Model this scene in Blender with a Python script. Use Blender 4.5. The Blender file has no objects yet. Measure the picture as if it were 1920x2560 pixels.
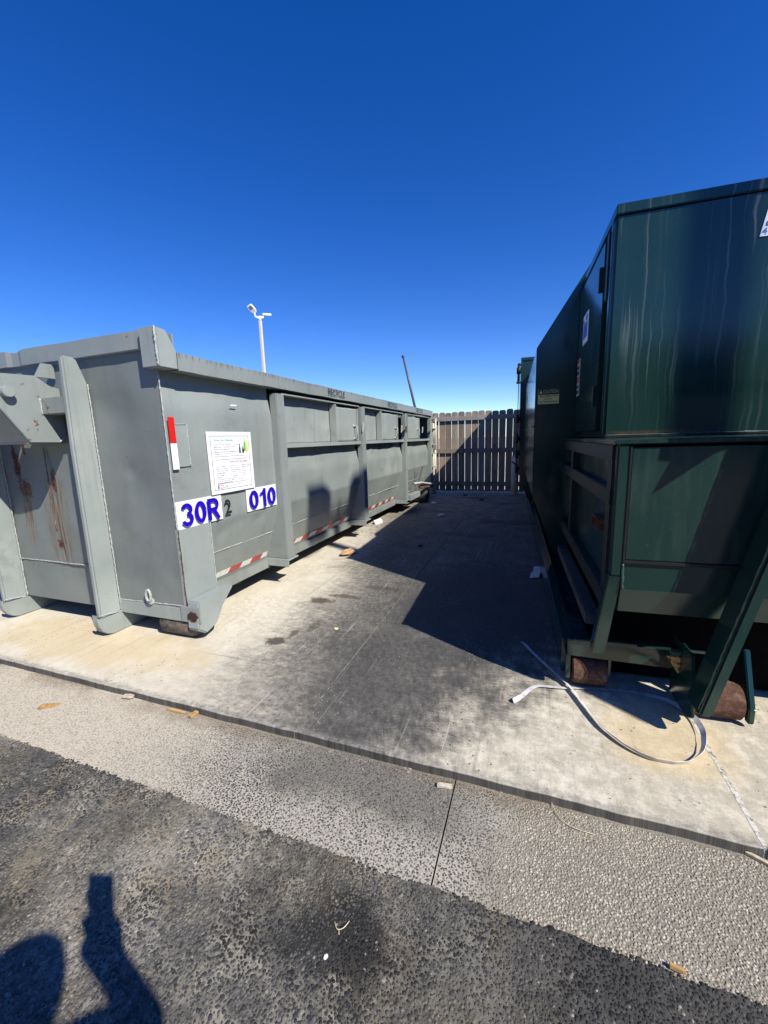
import bpy, bmesh, math, random
import numpy as np
from mathutils import Vector, Matrix, noise
R = random.Random(7)
C = bpy.context.scene.collection
SC = bpy.context.scene

# ------------------------------------------------------------------ camera, sky, sun, exposure
YAW, PITCH, ROLL = 0.35617, 0.17460, -0.03142
fw = Vector((-math.sin(YAW), math.cos(YAW), 0)); rt = Vector((math.cos(YAW), math.sin(YAW), 0)); up = Vector((0, 0, 1))
f2 = fw * math.cos(PITCH) - up * math.sin(PITCH); u2 = up * math.cos(PITCH) + fw * math.sin(PITCH)
r3 = rt * math.cos(ROLL) + u2 * math.sin(ROLL); u3 = u2 * math.cos(ROLL) - rt * math.sin(ROLL)
cd = bpy.data.cameras.new('camera'); cam = bpy.data.objects.new('camera', cd); C.objects.link(cam)
cam.matrix_world = Matrix(((r3.x, u3.x, -f2.x, 0), (r3.y, u3.y, -f2.y, 0), (r3.z, u3.z, -f2.z, 1.2), (0, 0, 0, 1)))
cd.sensor_fit = 'HORIZONTAL'; cd.sensor_width = 36; cd.lens = 36 * 1025 / 1920
cd.clip_start = 0.02; cd.clip_end = 2000
SC.camera = cam

SUN = Vector((0.64101, -0.34157, 0.68734)).normalized()
W = bpy.data.worlds.new('World'); SC.world = W; W.use_nodes = True
wn = W.node_tree.nodes; bg = wn['Background']
sky = wn.new('ShaderNodeTexSky'); sky.sky_type = 'NISHITA'; sky.sun_disc = False
sky.sun_elevation = math.asin(SUN.z); sky.sun_rotation = math.atan2(SUN.x, SUN.y)
sky.altitude = 0; sky.air_density = 0.75; sky.dust_density = 0.0; sky.ozone_density = 3.0
hs = wn.new('ShaderNodeHueSaturation'); hs.inputs['Saturation'].default_value = 1.35; hs.inputs['Hue'].default_value = 0.518
W.node_tree.links.new(sky.outputs[0], hs.inputs['Color']); W.node_tree.links.new(hs.outputs[0], bg.inputs[0]); bg.inputs[1].default_value = 0.122
sd = bpy.data.lights.new('sun', 'SUN'); sd.energy = 4.8; sd.angle = math.radians(0.53); sd.color = (1.0, 0.94, 0.83)
so = bpy.data.objects.new('sun', sd); C.objects.link(so); so.location = (8, -5, 12)
so.rotation_euler = SUN.to_track_quat('Z', 'Y').to_euler()
SC.view_settings.view_transform = 'Standard'; SC.view_settings.look = 'None'
SC.view_settings.exposure = 0.6; SC.view_settings.gamma = 1
SC.view_settings.use_curve_mapping = False

# ------------------------------------------------------------------ node helpers
class NT:
    def __init__(s, name, two=False):
        s.two = two; s.m = bpy.data.materials.new(name); s.m.use_nodes = True
        s.t = s.m.node_tree; s.b = s.t.nodes['Principled BSDF']; s.L = s.t.links.new
        s.pos = s.t.nodes.new('ShaderNodeNewGeometry').outputs['Position']
        s.tc = s.t.nodes.new('ShaderNodeTexCoord')
    def put(s, sock, v):
        if isinstance(v, bpy.types.NodeSocket): s.L(v, sock)
        elif isinstance(v, (tuple, list)) and len(v) == 3 and sock.type == 'RGBA': sock.default_value = (*v, 1)
        else: sock.default_value = v
    def n(s, t): return s.t.nodes.new(t)
    def vec(s, v, scale=(1, 1, 1), loc=(0, 0, 0), rot=(0, 0, 0)):
        m = s.n('ShaderNodeMapping'); s.L(v, m.inputs[0]); m.inputs[1].default_value = loc; m.inputs[2].default_value = rot; m.inputs[3].default_value = scale
        return m.outputs[0]
    def noise(s, v, sc, det=4, ro=.55, dist=0):
        k = s.n('ShaderNodeTexNoise'); k.noise_dimensions = '2D' if s.two else '3D'; s.L(v, k.inputs['Vector']); k.inputs['Scale'].default_value = sc
        k.inputs['Detail'].default_value = det; k.inputs['Roughness'].default_value = ro; k.inputs['Distortion'].default_value = dist
        return k.outputs['Fac']
    def voro(s, v, sc, feat='F1', out='Distance', rnd=1):
        k = s.n('ShaderNodeTexVoronoi'); k.feature = feat; s.L(v, k.inputs['Vector']); k.inputs['Scale'].default_value = sc
        k.inputs['Randomness'].default_value = rnd
        if s.two: k.voronoi_dimensions = '2D'
        return k.outputs[out]
    def ramp(s, f, st, interp='LINEAR'):
        k = s.n('ShaderNodeValToRGB'); s.L(f, k.inputs[0]); k.color_ramp.interpolation = interp
        e = k.color_ramp.elements
        while len(e) < len(st): e.new(0.5)
        for i, (p, c) in enumerate(st):
            e[i].position = p; e[i].color = (*c, 1) if isinstance(c, (tuple, list)) else (c, c, c, 1)
        return k.outputs[0]
    def mix(s, f, a, b, mode='MIX'):
        k = s.n('ShaderNodeMix'); k.data_type = 'RGBA'; k.blend_type = mode
        s.put(k.inputs[0], f); s.put(k.inputs[6], a); s.put(k.inputs[7], b); return k.outputs[2]
    def math(s, op, a, b=0.0, clamp=False):
        k = s.n('ShaderNodeMath'); k.operation = op; k.use_clamp = clamp; s.put(k.inputs[0], a); s.put(k.inputs[1], b); return k.outputs[0]
    def mr(s, v, a, b, c=0.0, d=1.0, smooth=True):
        k = s.n('ShaderNodeMapRange'); k.interpolation_type = 'SMOOTHSTEP' if smooth else 'LINEAR'; s.put(k.inputs[0], v)
        for i, q in enumerate((a, b, c, d)): s.put(k.inputs[1 + i], q)
        return k.outputs[0]
    def sep(s, v):
        k = s.n('ShaderNodeSeparateXYZ'); s.L(v, k.inputs[0]); return k.outputs
    def bump(s, h, strength=.3, dist=.01, normal=None):
        k = s.n('ShaderNodeBump'); s.put(k.inputs['Height'], h); k.inputs['Strength'].default_value = strength; k.inputs['Distance'].default_value = dist
        if normal: s.L(normal, k.inputs['Normal'])
        return k.outputs[0]
    def blob(s, xyz, cx, cy, rx, ry, wob=None):   # soft ellipse mask from two coordinates
        a = s.math('DIVIDE', s.math('SUBTRACT', xyz[0], cx), rx); b = s.math('DIVIDE', s.math('SUBTRACT', xyz[1], cy), ry)
        d = s.math('SQRT', s.math('ADD', s.math('MULTIPLY', a, a), s.math('MULTIPLY', b, b)))
        if wob: d = s.math('ADD', d, wob)
        return s.mr(d, 1.15, .55)
    def done(s, col=None, rough=None, normal=None, metal=None, spec=None, coat=None):
        if col is not None: s.put(s.b.inputs['Base Color'], col)
        if rough is not None: s.put(s.b.inputs['Roughness'], rough)
        if normal is not None: s.L(normal, s.b.inputs['Normal'])
        if metal is not None: s.put(s.b.inputs['Metallic'], metal)
        if spec is not None: s.put(s.b.inputs['Specular IOR Level'], spec)
        if coat is not None: s.put(s.b.inputs['Coat Weight'], coat); s.b.inputs['Coat Roughness'].default_value = .08
        return s.m
def plain(name, col, rough=.5, var=.15, sc=30, metal=0, spec=.5):
    k = NT(name); f = k.noise(k.pos, sc, 3)
    lo = tuple(c * (1 - var) for c in col); hi = tuple(min(1, c * (1 + var)) for c in col)
    return k.done(k.ramp(f, [(.3, lo), (.7, hi)]), rough, k.bump(f, .08, .002), metal, spec)

# ------------------------------------------------------------------ materials
M = {}
def gray_paint(name, rust=.0, streak=None, rail=False, grime=.0, tone=1.0, flake=None):
    k = NT(name); x = k.sep(k.pos)
    n1 = k.noise(k.pos, 1.7, 5, .6); n2 = k.noise(k.pos, 55, 3); n3 = k.noise(k.vec(k.pos, (14, 14, .9)), 1.6, 4, .6)
    col = k.ramp(n1, [(.32, tuple(c * tone for c in (.146, .166, .160))), (.55, tuple(c * tone for c in (.172, .194, .186))), (.75, tuple(c * tone for c in (.196, .217, .207)))])
    col = k.mix(k.mr(n3, .52, .8, 0, .30), col, (.125, .122, .108))
    col = k.mix(k.mr(n2, .62, .72, 0, .25), col, (.25, .265, .26))
    # tiny paint chips
    v = k.voro(k.pos, 21, out='Distance'); ch = k.math('MULTIPLY', k.mr(v, .06, .035), k.mr(k.noise(k.pos, 3.3, 2), .55, .62))
    col = k.mix(k.math('MULTIPLY', ch, .8), col, (.10, .07, .055))
    sc_ = k.math('MULTIPLY', k.mr(k.noise(k.vec(k.pos, (2.2, 2.2, 46), rot=(.25, .2, 0)), 1.3, 7, .8), .63, .70), k.mr(k.noise(k.pos, 2.3, 3), .50, .62))
    col = k.mix(k.math('MULTIPLY', sc_, .45), col, (.40, .42, .40))
    sm_ = k.mr(k.noise(k.vec(k.pos, loc=(7, 3, 2)), 3.1, 6, .72), .56, .70, 0, .30); col = k.mix(sm_, col, (.11, .108, .095))
    if grime:
        g = k.math('MULTIPLY', k.mr(x[2], .62, .10), k.mr(k.noise(k.pos, 9, 6, .7), .3, .75))
        col = k.mix(k.math('MULTIPLY', g, grime), col, (.135, .128, .100))
        s3 = k.noise(k.vec(k.pos, (1, 26, .35)), 1.0, 2, .5)
        rs = k.math('MULTIPLY', k.mr(s3, .66, .72), k.math('MULTIPLY', k.mr(x[2], .5, .75), k.mr(x[2], 1.2, .95)))
        col = k.mix(k.math('MULTIPLY', rs, .45), col, (.26, .16, .07))
    if rust:
        rn = k.noise(k.pos, 7, 7, .72); rm = k.mr(rn, .66 - rust * .1, .70 - rust * .1)
        rc = k.ramp(k.noise(k.pos, 60, 4), [(.35, (.045, .02, .012)), (.6, (.16, .06, .025)), (.75, (.30, .18, .09))])
        col = k.mix(rm, col, rc)
    if streak:
        wob = k.math('MULTIPLY', k.math('SUBTRACT', k.noise(k.pos, 22, 6, .75), .5), 1.5)
        for (cx, z0, z1, w, st) in streak:
            xx = k.math('ABSOLUTE', k.math('SUBTRACT', x[0], cx))
            xm = k.mr(k.math('ADD', k.math('DIVIDE', xx, w), wob), 1.2, .2)
            zm = k.math('MULTIPLY', k.mr(x[2], z0 - .12, z0 + .05), k.mr(x[2], z1 + .04, z1 - .06))
            vs = k.noise(k.vec(k.pos, (60, 60, 2.5)), 1, 3, .6)
            f = k.math('MULTIPLY', k.math('MULTIPLY', xm, zm), k.mr(vs, .36, .58))
            cc = k.ramp(vs, [(.35, (.32, .30, .24)), (.5, (.17, .12, .07)), (.68, (.06, .03, .018))])
            col = k.mix(k.math('MULTIPLY', f, st), col, cc)
    if rail:
        t_ = k.noise(k.vec(k.pos, (20, 20, 2)), 1.5, 5, .7); zt = k.mr(x[2], 1.68, 1.715)
        col = k.mix(k.math('MULTIPLY', k.math('MULTIPLY', zt, k.mr(t_, .46, .66)), .7), col, (.055, .05, .042))
    if flake:
        wob = k.math('MULTIPLY', k.math('SUBTRACT', k.noise(k.pos, 30, 7, .75), .5), 3.2)
        for (cx, cz, rx, rz) in flake:
            fm_ = k.blob((x[0], x[2]), cx, cz, rx, rz, wob)
            fc = k.ramp(k.noise(k.pos, 45, 5, .7), [(.40, (.012, .008, .007)), (.52, (.10, .022, .014)), (.66, (.17, .07, .04))])
            col = k.mix(fm_, col, fc)
    rough = k.ramp(n1, [(.3, .34), (.7, .50)])
    bh = k.math('ADD', k.math('MULTIPLY', n2, .25), k.noise(k.pos, 6, 3))
    return k.done(col, rough, k.bump(bh, .10, .02), spec=.4)
M['gray'] = gray_paint('gray_paint', tone=1.58)
M['gray_rail'] = gray_paint('gray_paint_rail', rail=True, tone=1.35)
M['gray_side'] = gray_paint('gray_paint_side', rust=.0, grime=.50, tone=1.36)
M['gray_rust'] = gray_paint('gray_paint_rusted', rust=.35, tone=1.42)
M['gray_front'] = gray_paint('gray_paint_front_shade', rust=.05, tone=1.02, streak=[(-3.06, .46, 1.02, .13, .95), (-3.36, .60, .95, .07, .85)], flake=[(-3.36, .93, .065, .08), (-3.41, 1.12, .03, .16), (-3.05, 1.00, .03, .09), (-3.07, .56, .03, .05), (-3.30, 1.25, .02, .08)])  # same paint toned down: weaker sun on the front put into colour
def rustm(name, a, b, c_):
    k = NT(name); n1 = k.noise(k.pos, 26, 7, .7); n2 = k.noise(k.pos, 140, 3)
    col = k.ramp(n1, [(.32, a), (.52, b), (.70, c_)])
    return k.done(col, .85, k.bump(k.math('ADD', n1, k.math('MULTIPLY', n2, .3)), .5, .008), spec=.2)
M['rust'] = rustm('rusted_steel', (.045, .026, .019), (.095, .048, .034), (.20, .145, .105))
M['rust_dark'] = rustm('rust_flaking', (.012, .008, .007), (.09, .028, .018), (.20, .09, .045))
k = NT('weld_bead'); n1 = k.noise(k.pos, 130, 3); M['weld'] = k.done(k.ramp(n1, [(.3, (.27, .29, .28)), (.7, (.46, .48, .46))]), .5, k.bump(n1, .5, .006))
M['gweld'] = plain('green_weld', (.03, .066, .055), .35, .5, 120)
M['dusty'] = rustm('dusty_worn_steel', (.05, .042, .035), (.13, .115, .095), (.22, .20, .165))
M['dark_in'] = plain('dark_steel_inside', (.035, .035, .033), .8)
M['under'] = plain('grimy_undercarriage', (.06, .058, .052), .75, .4, 14)
M['white'] = plain('white_vinyl', (.80, .81, .82), .35, .03)
M['blue'] = plain('blue_vinyl', (.016, .002, .40), .5, .04, 30, 0, .2)
M['black'] = plain('black_stencil', (.012, .013, .013), .6, .2)
M['red'] = plain('red_reflective', (.55, .018, .015), .35, .12, 90)
M['dull_red'] = plain('worn_red_reflective', (.36, .05, .045), .45, .25, 60)
M['dull_white'] = plain('worn_white_reflective', (.58, .57, .53), .45, .12, 60)
M['greenink'] = plain('green_ink', (.06, .40, .20), .5)
M['redink'] = plain('red_ink', (.62, .05, .07), .5)
M['grayink'] = plain('gray_ink', (.16, .16, .17), .5)
M['yellowink'] = plain('yellow_ink', (.75, .62, .08), .5)
M['orangeink'] = plain('orange_ink', (.80, .25, .05), .5)
M['blueink'] = plain('blue_ink', (.03, .14, .50), .5)

def green_paint(name, drip=False, dusty=0.0):
    k = NT(name); o = k.tc.outputs['Object']; x = k.sep(o)
    n1 = k.noise(o, 2.2, 5, .6); n2 = k.noise(o, 90, 3)
    col = k.ramp(n1, [(.3, (.0075, .028, .023)), (.55, (.010, .034, .028)), (.75, (.014, .041, .033))])
    sp = k.mr(n2, .66, .74, 0, .30); col = k.mix(sp, col, (.06, .10, .09))
    rough = k.ramp(k.noise(o, 5, 4), [(.3, .09), (.7, .20)])
    if drip:
        wz = k.math('MULTIPLY', k.math('SUBTRACT', k.noise(k.vec(o, (2.0, 2.0, 2.6)), 1.6, 3), .5), .055)
        xx = k.math('ADD', x[0], wz)
        cv = k.n('ShaderNodeCombineXYZ'); k.L(xx, cv.inputs[0]); k.L(k.math('MULTIPLY', x[2], .016), cv.inputs[1])
        a = k.noise(cv.outputs[0], 62, 1.0, .4); b = k.noise(cv.outputs[0], 23, 2, .5); lo = k.noise(k.vec(o, (3, 1, 1.1)), 1.0, 2)
        thin = k.math('MULTIPLY', k.mr(a, .575, .68), k.mr(lo, .36, .56)); wide = k.mr(b, .58, .76, 0, .35)
        fade = k.mr(x[2], 1.2, 2.1, .35, 1.0)
        f = k.math('MULTIPLY', k.math('ADD', k.math('MULTIPLY', thin, .34), k.math('MULTIPLY', wide, .20)), fade)
        col = k.mix(f, col, (.24, .29, .27))
        rough = k.mix(k.math('MULTIPLY', f, .9), rough, (.6, .6, .6))
        rs = k.math('MULTIPLY', k.mr(x[2], 1.215, 1.182), k.mr(k.noise(k.vec(o, (1, 1, 3)), 7, 5, .7), .40, .62))
        rs = k.math('MULTIPLY', rs, k.mr(x[0], .62, .40))
        col = k.mix(k.math('MULTIPLY', rs, .5), col, (.22, .085, .03))
    if dusty:
        d = k.mr(k.noise(k.vec(o, (9, 9, 1.2)), 2.2, 6, .7), .42, .75, 0, dusty)
        col = k.mix(d, col, (.060, .095, .080)); rough = k.mix(d, rough, (.35, .35, .35))
    return k.done(col, rough, k.bump(k.math('ADD', k.noise(o, 3.0, 2), k.math('MULTIPLY', n2, .012)), .05, .03), spec=.6)
M['green'] = green_paint('dark_green_gloss')
M['green_drip'] = green_paint('dark_green_streaked', drip=True)
M['green_dusty'] = green_paint('dark_green_dusty', dusty=.30)
M['void'] = plain('under_shade_black', (.006, .006, .006), .95, .2, 20, 0, .03)  # near-black standing for the shade under the compactor
M['rubber'] = plain('black_seal', (.010, .011, .011), .5)
M['bare'] = plain('scuffed_gray_steel', (.015, .017, .0165), .5, .4, 25, 0, .25)
k = NT('chipped_yellow_paint'); M['yellow'] = k.done(k.ramp(k.noise(k.pos, 60, 4), [(.42, (.50, .27, .05)), (.55, (.62, .40, .12)), (.62, (.02, .05, .04))]), .6)

# concrete slab -------------------------------------------------
k = NT('stained_shaded_concrete', True); x = k.sep(k.pos)
big = k.noise(k.pos, .9, 5, .62); med = k.noise(k.pos, 4.2, 7, .72); fin = k.noise(k.pos, 34, 9, .82); gr = k.noise(k.pos, 260, 4, .75)
scr = k.noise(k.vec(k.pos, (5.0, 11, 1), rot=(0, 0, .55)), 1.7, 9, .82)
mc = k.math('SUBTRACT', med, .5); fc = k.math('SUBTRACT', fin, .5)
base = k.ramp(med, [(.28, (.45, .405, .305)), (.5, (.57, .52, .41)), (.72, (.65, .60, .49))])
base = k.mix(k.mr(fin, .35, .7, 0, .4), base, (.68, .64, .55))
base = k.mix(k.mr(gr, .55, .75, 0, .35), base, (.36, .33, .26))
mot2 = k.noise(k.pos, 13, 10, .84); sideL = k.mr(x[0], -1.9, -1.1, .25, 1)
base = k.mix(k.math('MULTIPLY', k.mr(mot2, .40, .62, .62, .0), sideL), base, k.ramp(gr, [(.35, (.20, .182, .142)), (.7, (.40, .37, .30))]))
yl = k.math('MAXIMUM', k.blob(x, -2.6, 1.62, 1.0, .26, mc), k.blob(x, .52, 1.74, .26, .24, mc))
base = k.mix(k.math('MULTIPLY', yl, .5), base, (.56, .43, .22))
wob = k.math('MULTIPLY', k.math('SUBTRACT', big, .5), .8); wob2 = k.math('MULTIPLY', mc, .75); wob3 = k.math('MULTIPLY', k.math('SUBTRACT', scr, .5), .9)
xs = k.math('ADD', k.math('ADD', k.math('ADD', x[0], wob), wob2), wob3)
xr = k.math('SUBTRACT', xs, k.math('MULTIPLY', k.math('SUBTRACT', x[1], 2.0), .42)); xs = k.math('ADD', xs, k.math('MULTIPLY', k.math('SUBTRACT', x[1], 2.0), .22))  # dark area spreads right with distance, painting the bay's shade deeper
drag = k.noise(k.vec(k.pos, (26, .55, 1), rot=(0, 0, .03)), 1.0, 7, .75); dragw = k.noise(k.vec(k.pos, (70, 1.1, 1), rot=(0, 0, -.05), loc=(3, 0, 0)), 1.0, 4, .7)
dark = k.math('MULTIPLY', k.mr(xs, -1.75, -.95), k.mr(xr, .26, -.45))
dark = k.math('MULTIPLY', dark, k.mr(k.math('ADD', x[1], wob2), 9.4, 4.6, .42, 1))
shade_stain = k.math('MAXIMUM', k.math('MULTIPLY', k.blob(x, -.32, 2.85, .75, 1.1, mc), .95), k.math('MULTIPLY', k.blob(x, -.72, 1.95, .42, .75, k.math('MULTIPLY', mc, 1.6)), .62))  # rear blob paints the compactor's shade darker, front blob is stain
mot = k.mr(k.math('ADD', k.math('MULTIPLY', fin, .55), k.math('MULTIPLY', med, .45)), .38, .60, 1.0, .12)
light_scr = k.mr(scr, .57, .70, 0, .8)
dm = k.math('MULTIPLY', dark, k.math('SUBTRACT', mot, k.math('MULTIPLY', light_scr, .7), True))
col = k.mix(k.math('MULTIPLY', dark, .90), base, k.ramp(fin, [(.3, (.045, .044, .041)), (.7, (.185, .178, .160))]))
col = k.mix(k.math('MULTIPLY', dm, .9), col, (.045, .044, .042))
col = k.mix(k.mr(drag, .56, .72, 0, .30), col, (.085, .08, .07)); col = k.mix(k.mr(dragw, .64, .72, 0, .38), col, (.60, .57, .50))
col = k.mix(shade_stain, col, k.ramp(fin, [(.3, (.030, .030, .030)), (.7, (.085, .083, .078))]))
col = k.mix(k.math('MULTIPLY', k.math('MULTIPLY', k.mr(gr, .58, .72), dark), .35), col, (.40, .385, .35))
w1 = k.math('SUBTRACT', k.noise(k.pos, 7, 5, .7), .5)
for (cx, cy, rx, ry, st) in ((-1.47, 1.97, .07, .045, .9), (-1.41, 2.07, .03, .10, .75), (-1.34, 2.22, .035, .12, .55), (-1.52, 2.62, .12, .055, .85), (-1.36, 2.75, .16, .045, .75), (-1.15, 2.98, .2, .045, .6), (-.35, 5.9, .5, .18, .6), (-.8, 5.0, .5, .12, .5), (-1.1, 8.2, .4, .12, .6), (-.5, 7.6, .3, .1, .5), (-1.5, 6.6, .35, .1, .45)):
    sb = k.blob(x, cx, cy, rx, ry, k.math('MULTIPLY', w1, 2.6)); col = k.mix(k.math('MULTIPLY', sb, st), col, (.062, .050, .040))
ww = k.math('MULTIPLY', k.mr(k.noise(k.vec(k.pos, rot=(0, 0, .5)), 30, 5, .7), .52, .60), k.blob(x, -1.85, 2.3, .40, .38, mc))
col = k.mix(k.math('MULTIPLY', ww, .4), col, (.74, .71, .65))
spk = k.mr(k.voro(k.pos, 16), .075, .045); spm = k.mr(k.noise(k.pos, 2.2, 2), .52, .58); col = k.mix(k.math('MULTIPLY', k.math('MULTIPLY', spk, spm), .85), col, (.03, .028, .025))
spw = k.mr(k.voro(k.vec(k.pos, loc=(3, 7, 0)), 20), .055, .035); col = k.mix(k.math('MULTIPLY', k.math('MULTIPLY', spw, k.mr(k.noise(k.vec(k.pos, loc=(5, 1, 0)), 2.6, 2), .56, .62)), .6), col, (.66, .64, .58))
for (x0, y0, dx, dy, wd) in ((-1.31, 1.735, .99, -.04, .004),):
    dd = k.math('ABSOLUTE', k.math('SUBTRACT', k.math('ADD', x[1], k.math('MULTIPLY', fc, .02)), 1.722)); cj = k.math('MULTIPLY', k.mr(dd, wd * 1.6, wd * .4), k.math('MULTIPLY', k.mr(x[0], -2.0, -1.5), k.mr(x[0], -.5, -.8))); col = k.mix(k.math('MULTIPLY', cj, .45), col, (.07, .065, .06))
edge_d = k.mr(k.math('ADD', x[1], k.math('MULTIPLY', fc, .08)), 1.345, 1.315, 0, .55); col = k.mix(edge_d, col, k.ramp(fin, [(.4, (.10, .095, .085)), (.65, (.42, .40, .36))]))
gdirt = k.math('MULTIPLY', k.mr(x[2], -.002, -.006), .9); col = k.mix(gdirt, col, k.ramp(fin, [(.35, (.035, .034, .031)), (.7, (.10, .096, .086))]))
h = k.math('ADD', k.math('MULTIPLY', fin, .6), k.math('ADD', k.math('MULTIPLY', gr, .45), k.math('MULTIPLY', scr, .3)))
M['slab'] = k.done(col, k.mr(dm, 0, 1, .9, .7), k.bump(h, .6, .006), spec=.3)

# exposed aggregate apron: the mortar between the pebbles ---------
k = NT('apron_mortar', True); x = k.sep(k.pos)
med = k.noise(k.pos, 5, 6, .7); fin = k.noise(k.pos, 130, 7, .8); mc = k.math('SUBTRACT', med, .5)
rightm = k.mr(k.math('ADD', x[0], k.math('MULTIPLY', mc, .45)), -.16, .06)
leftfar = k.mr(k.math('ADD', x[0], k.math('MULTIPLY', mc, .8)), -1.05, -1.6)
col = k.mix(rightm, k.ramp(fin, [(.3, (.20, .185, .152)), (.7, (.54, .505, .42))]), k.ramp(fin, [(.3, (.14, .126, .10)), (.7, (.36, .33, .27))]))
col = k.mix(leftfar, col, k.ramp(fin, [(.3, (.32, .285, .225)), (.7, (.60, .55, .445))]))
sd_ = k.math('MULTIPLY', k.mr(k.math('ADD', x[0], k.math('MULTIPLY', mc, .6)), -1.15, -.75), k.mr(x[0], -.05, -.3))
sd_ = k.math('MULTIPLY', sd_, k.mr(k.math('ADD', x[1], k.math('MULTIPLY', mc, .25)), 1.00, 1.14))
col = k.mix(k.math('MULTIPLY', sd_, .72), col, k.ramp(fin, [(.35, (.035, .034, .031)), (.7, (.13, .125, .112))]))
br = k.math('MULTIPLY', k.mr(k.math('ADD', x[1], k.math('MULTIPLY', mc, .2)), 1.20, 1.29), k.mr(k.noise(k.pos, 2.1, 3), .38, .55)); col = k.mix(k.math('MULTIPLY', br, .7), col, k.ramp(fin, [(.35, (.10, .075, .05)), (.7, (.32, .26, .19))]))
gy = k.math('MULTIPLY', k.mr(k.noise(k.vec(k.pos, loc=(2, 0, 0)), 1.5, 4), .46, .66), rightm); col = k.mix(k.math('MULTIPLY', gy, .35), col, (.15, .145, .13))
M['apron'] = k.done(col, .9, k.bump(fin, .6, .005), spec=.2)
# worn asphalt: bleached binder between the stones ----------------
k = NT('asphalt_binder', True); x = k.sep(k.pos)
big = k.noise(k.pos, 1.6, 4, .6); med = k.noise(k.pos, 7, 5, .7); fin = k.noise(k.pos, 150, 7, .8); mid = k.noise(k.pos, 38, 6, .75); mc = k.math('SUBTRACT', med, .5)
m1 = k.math('ADD', k.math('ADD', k.math('MULTIPLY', med, .4), k.math('MULTIPLY', big, .3)), k.math('MULTIPLY', mid, .3))
col = k.ramp(m1, [(.38, (.048, .047, .043)), (.49, (.15, .142, .12)), (.60, (.38, .35, .28))])
col = k.mix(k.mr(fin, .5, .72, 0, .6), col, (.05, .05, .048))
tan = k.mr(k.noise(k.vec(k.pos, loc=(9, 2, 0)), 3.5, 6, .75), .52, .66); col = k.mix(k.math('MULTIPLY', tan, .55), col, (.36, .30, .19))
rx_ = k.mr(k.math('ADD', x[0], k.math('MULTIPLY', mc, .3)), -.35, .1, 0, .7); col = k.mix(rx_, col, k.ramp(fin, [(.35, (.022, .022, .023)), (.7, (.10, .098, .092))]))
for (cx, cy, rx, ry, st, cc) in ((-.43, .72, .15, .12, .85, (.018, .018, .018)), (-.53, .80, .06, .05, .15, (.18, .10, .045)), (-.27, .74, .07, .07, .15, (.18, .11, .055))):
    col = k.mix(k.math('MULTIPLY', k.blob(x, cx, cy, rx, ry, k.math('MULTIPLY', mc, 2)), st), col, cc)
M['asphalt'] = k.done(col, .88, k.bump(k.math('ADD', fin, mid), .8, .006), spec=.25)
k = NT('loose_stone'); at = k.n('ShaderNodeAttribute'); at.attribute_name = 'Col'; fn_ = k.noise(k.pos, 420, 4, .7)
M['stone'] = k.done(k.mix(k.mr(fn_, .35, .7, 0, .5), at.outputs['Color'], k.mix(.6, at.outputs['Color'], (.02, .02, .02))), .7, k.bump(fn_, .3, .002), spec=.3)
k = NT('pale_yard_ground', True); M['yard'] = k.done(k.ramp(k.noise(k.pos, .4, 6, .65), [(.3, (.42, .40, .36)), (.7, (.60, .58, .53))]), .9)
k = NT('pale_joint_filler'); M['filler'] = k.done(k.ramp(k.noise(k.pos, 40, 6, .75), [(.38, (.14, .13, .11)), (.5, (.46, .44, .38)), (.7, (.70, .68, .61))]), .95)
k = NT('joint_sand'); M['sand'] = k.done(k.ramp(k.noise(k.pos, 60, 4), [(.35, (.09, .085, .075)), (.6, (.34, .325, .28))]), .95)

# wood -----------------------------------------------------------
def wood(name, cols, sc=(30, 30, 1.6)):
    k = NT(name); o = k.tc.outputs['Object']; oi = k.n('ShaderNodeObjectInfo').outputs['Random']
    cv = k.n('ShaderNodeVectorMath'); cv.operation = 'ADD'; k.L(o, cv.inputs[0])
    cb = k.n('ShaderNodeCombineXYZ'); k.L(k.math('MULTIPLY', oi, 37), cb.inputs[2]); k.L(k.math('MULTIPLY', oi, 11), cb.inputs[0]); k.L(cb.outputs[0], cv.inputs[1])
    p = cv.outputs[0]
    g = k.noise(k.vec(p, sc), 2.2, 6, .7, .6); b = k.noise(k.vec(p, (6, 6, 1.2)), 1.3, 3)
    kn = k.mr(k.voro(k.vec(p, (8, 8, 3.1)), 1.0), .16, .05)
    col = k.ramp(k.math('ADD', k.math('MULTIPLY', g, .6), k.math('MULTIPLY', b, .4)), [(.3, cols[0]), (.5, cols[1]), (.7, cols[2])])
    tint = k.ramp(oi, [(0, (.62, .56, .52)), (.35, (.95, .90, .86)), (.6, (1.0, .82, .68)), (.8, (.85, .86, .90)), (1, (1.15, 1.05, .95))], 'CONSTANT')
    col = k.mix(.8, col, tint, 'MULTIPLY'); col = k.mix(k.math('MULTIPLY', kn, .8), col, (.03, .02, .015))
    return k.done(col, .85, k.bump(g, .4, .004), spec=.2)
M['wood'] = wood('weathered_fence_wood', ((.15, .128, .105), (.30, .262, .22), (.44, .40, .35)))
M['woodrail'] = wood('weathered_rail_wood', ((.22, .19, .165), (.34, .305, .27), (.46, .42, .38)), (1.6, 30, 30))
M['cream'] = plain('cream_paint', (.62, .58, .46), .5, .12, 12)
M['lamp_white'] = plain('white_lamp_metal', (.80, .79, .77), .4, .03)
M['lamp_lens'] = plain('lamp_lens', (.20, .19, .15), .3, .3, 90)
M['pole_beige'] = plain('beige_pole', (.56, .50, .41), .5, .05)
M['rod'] = plain('dark_rod', (.05, .055, .06), .5)
k = NT('white_plastic_strap'); k.b.inputs['Transmission Weight'].default_value = .0; M['strap'] = k.done(k.ramp(k.noise(k.pos, 25, 3), [(.34, (.40, .39, .37)), (.5, (.60, .60, .60)), (.7, (.74, .74, .75))]), .4)
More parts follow.
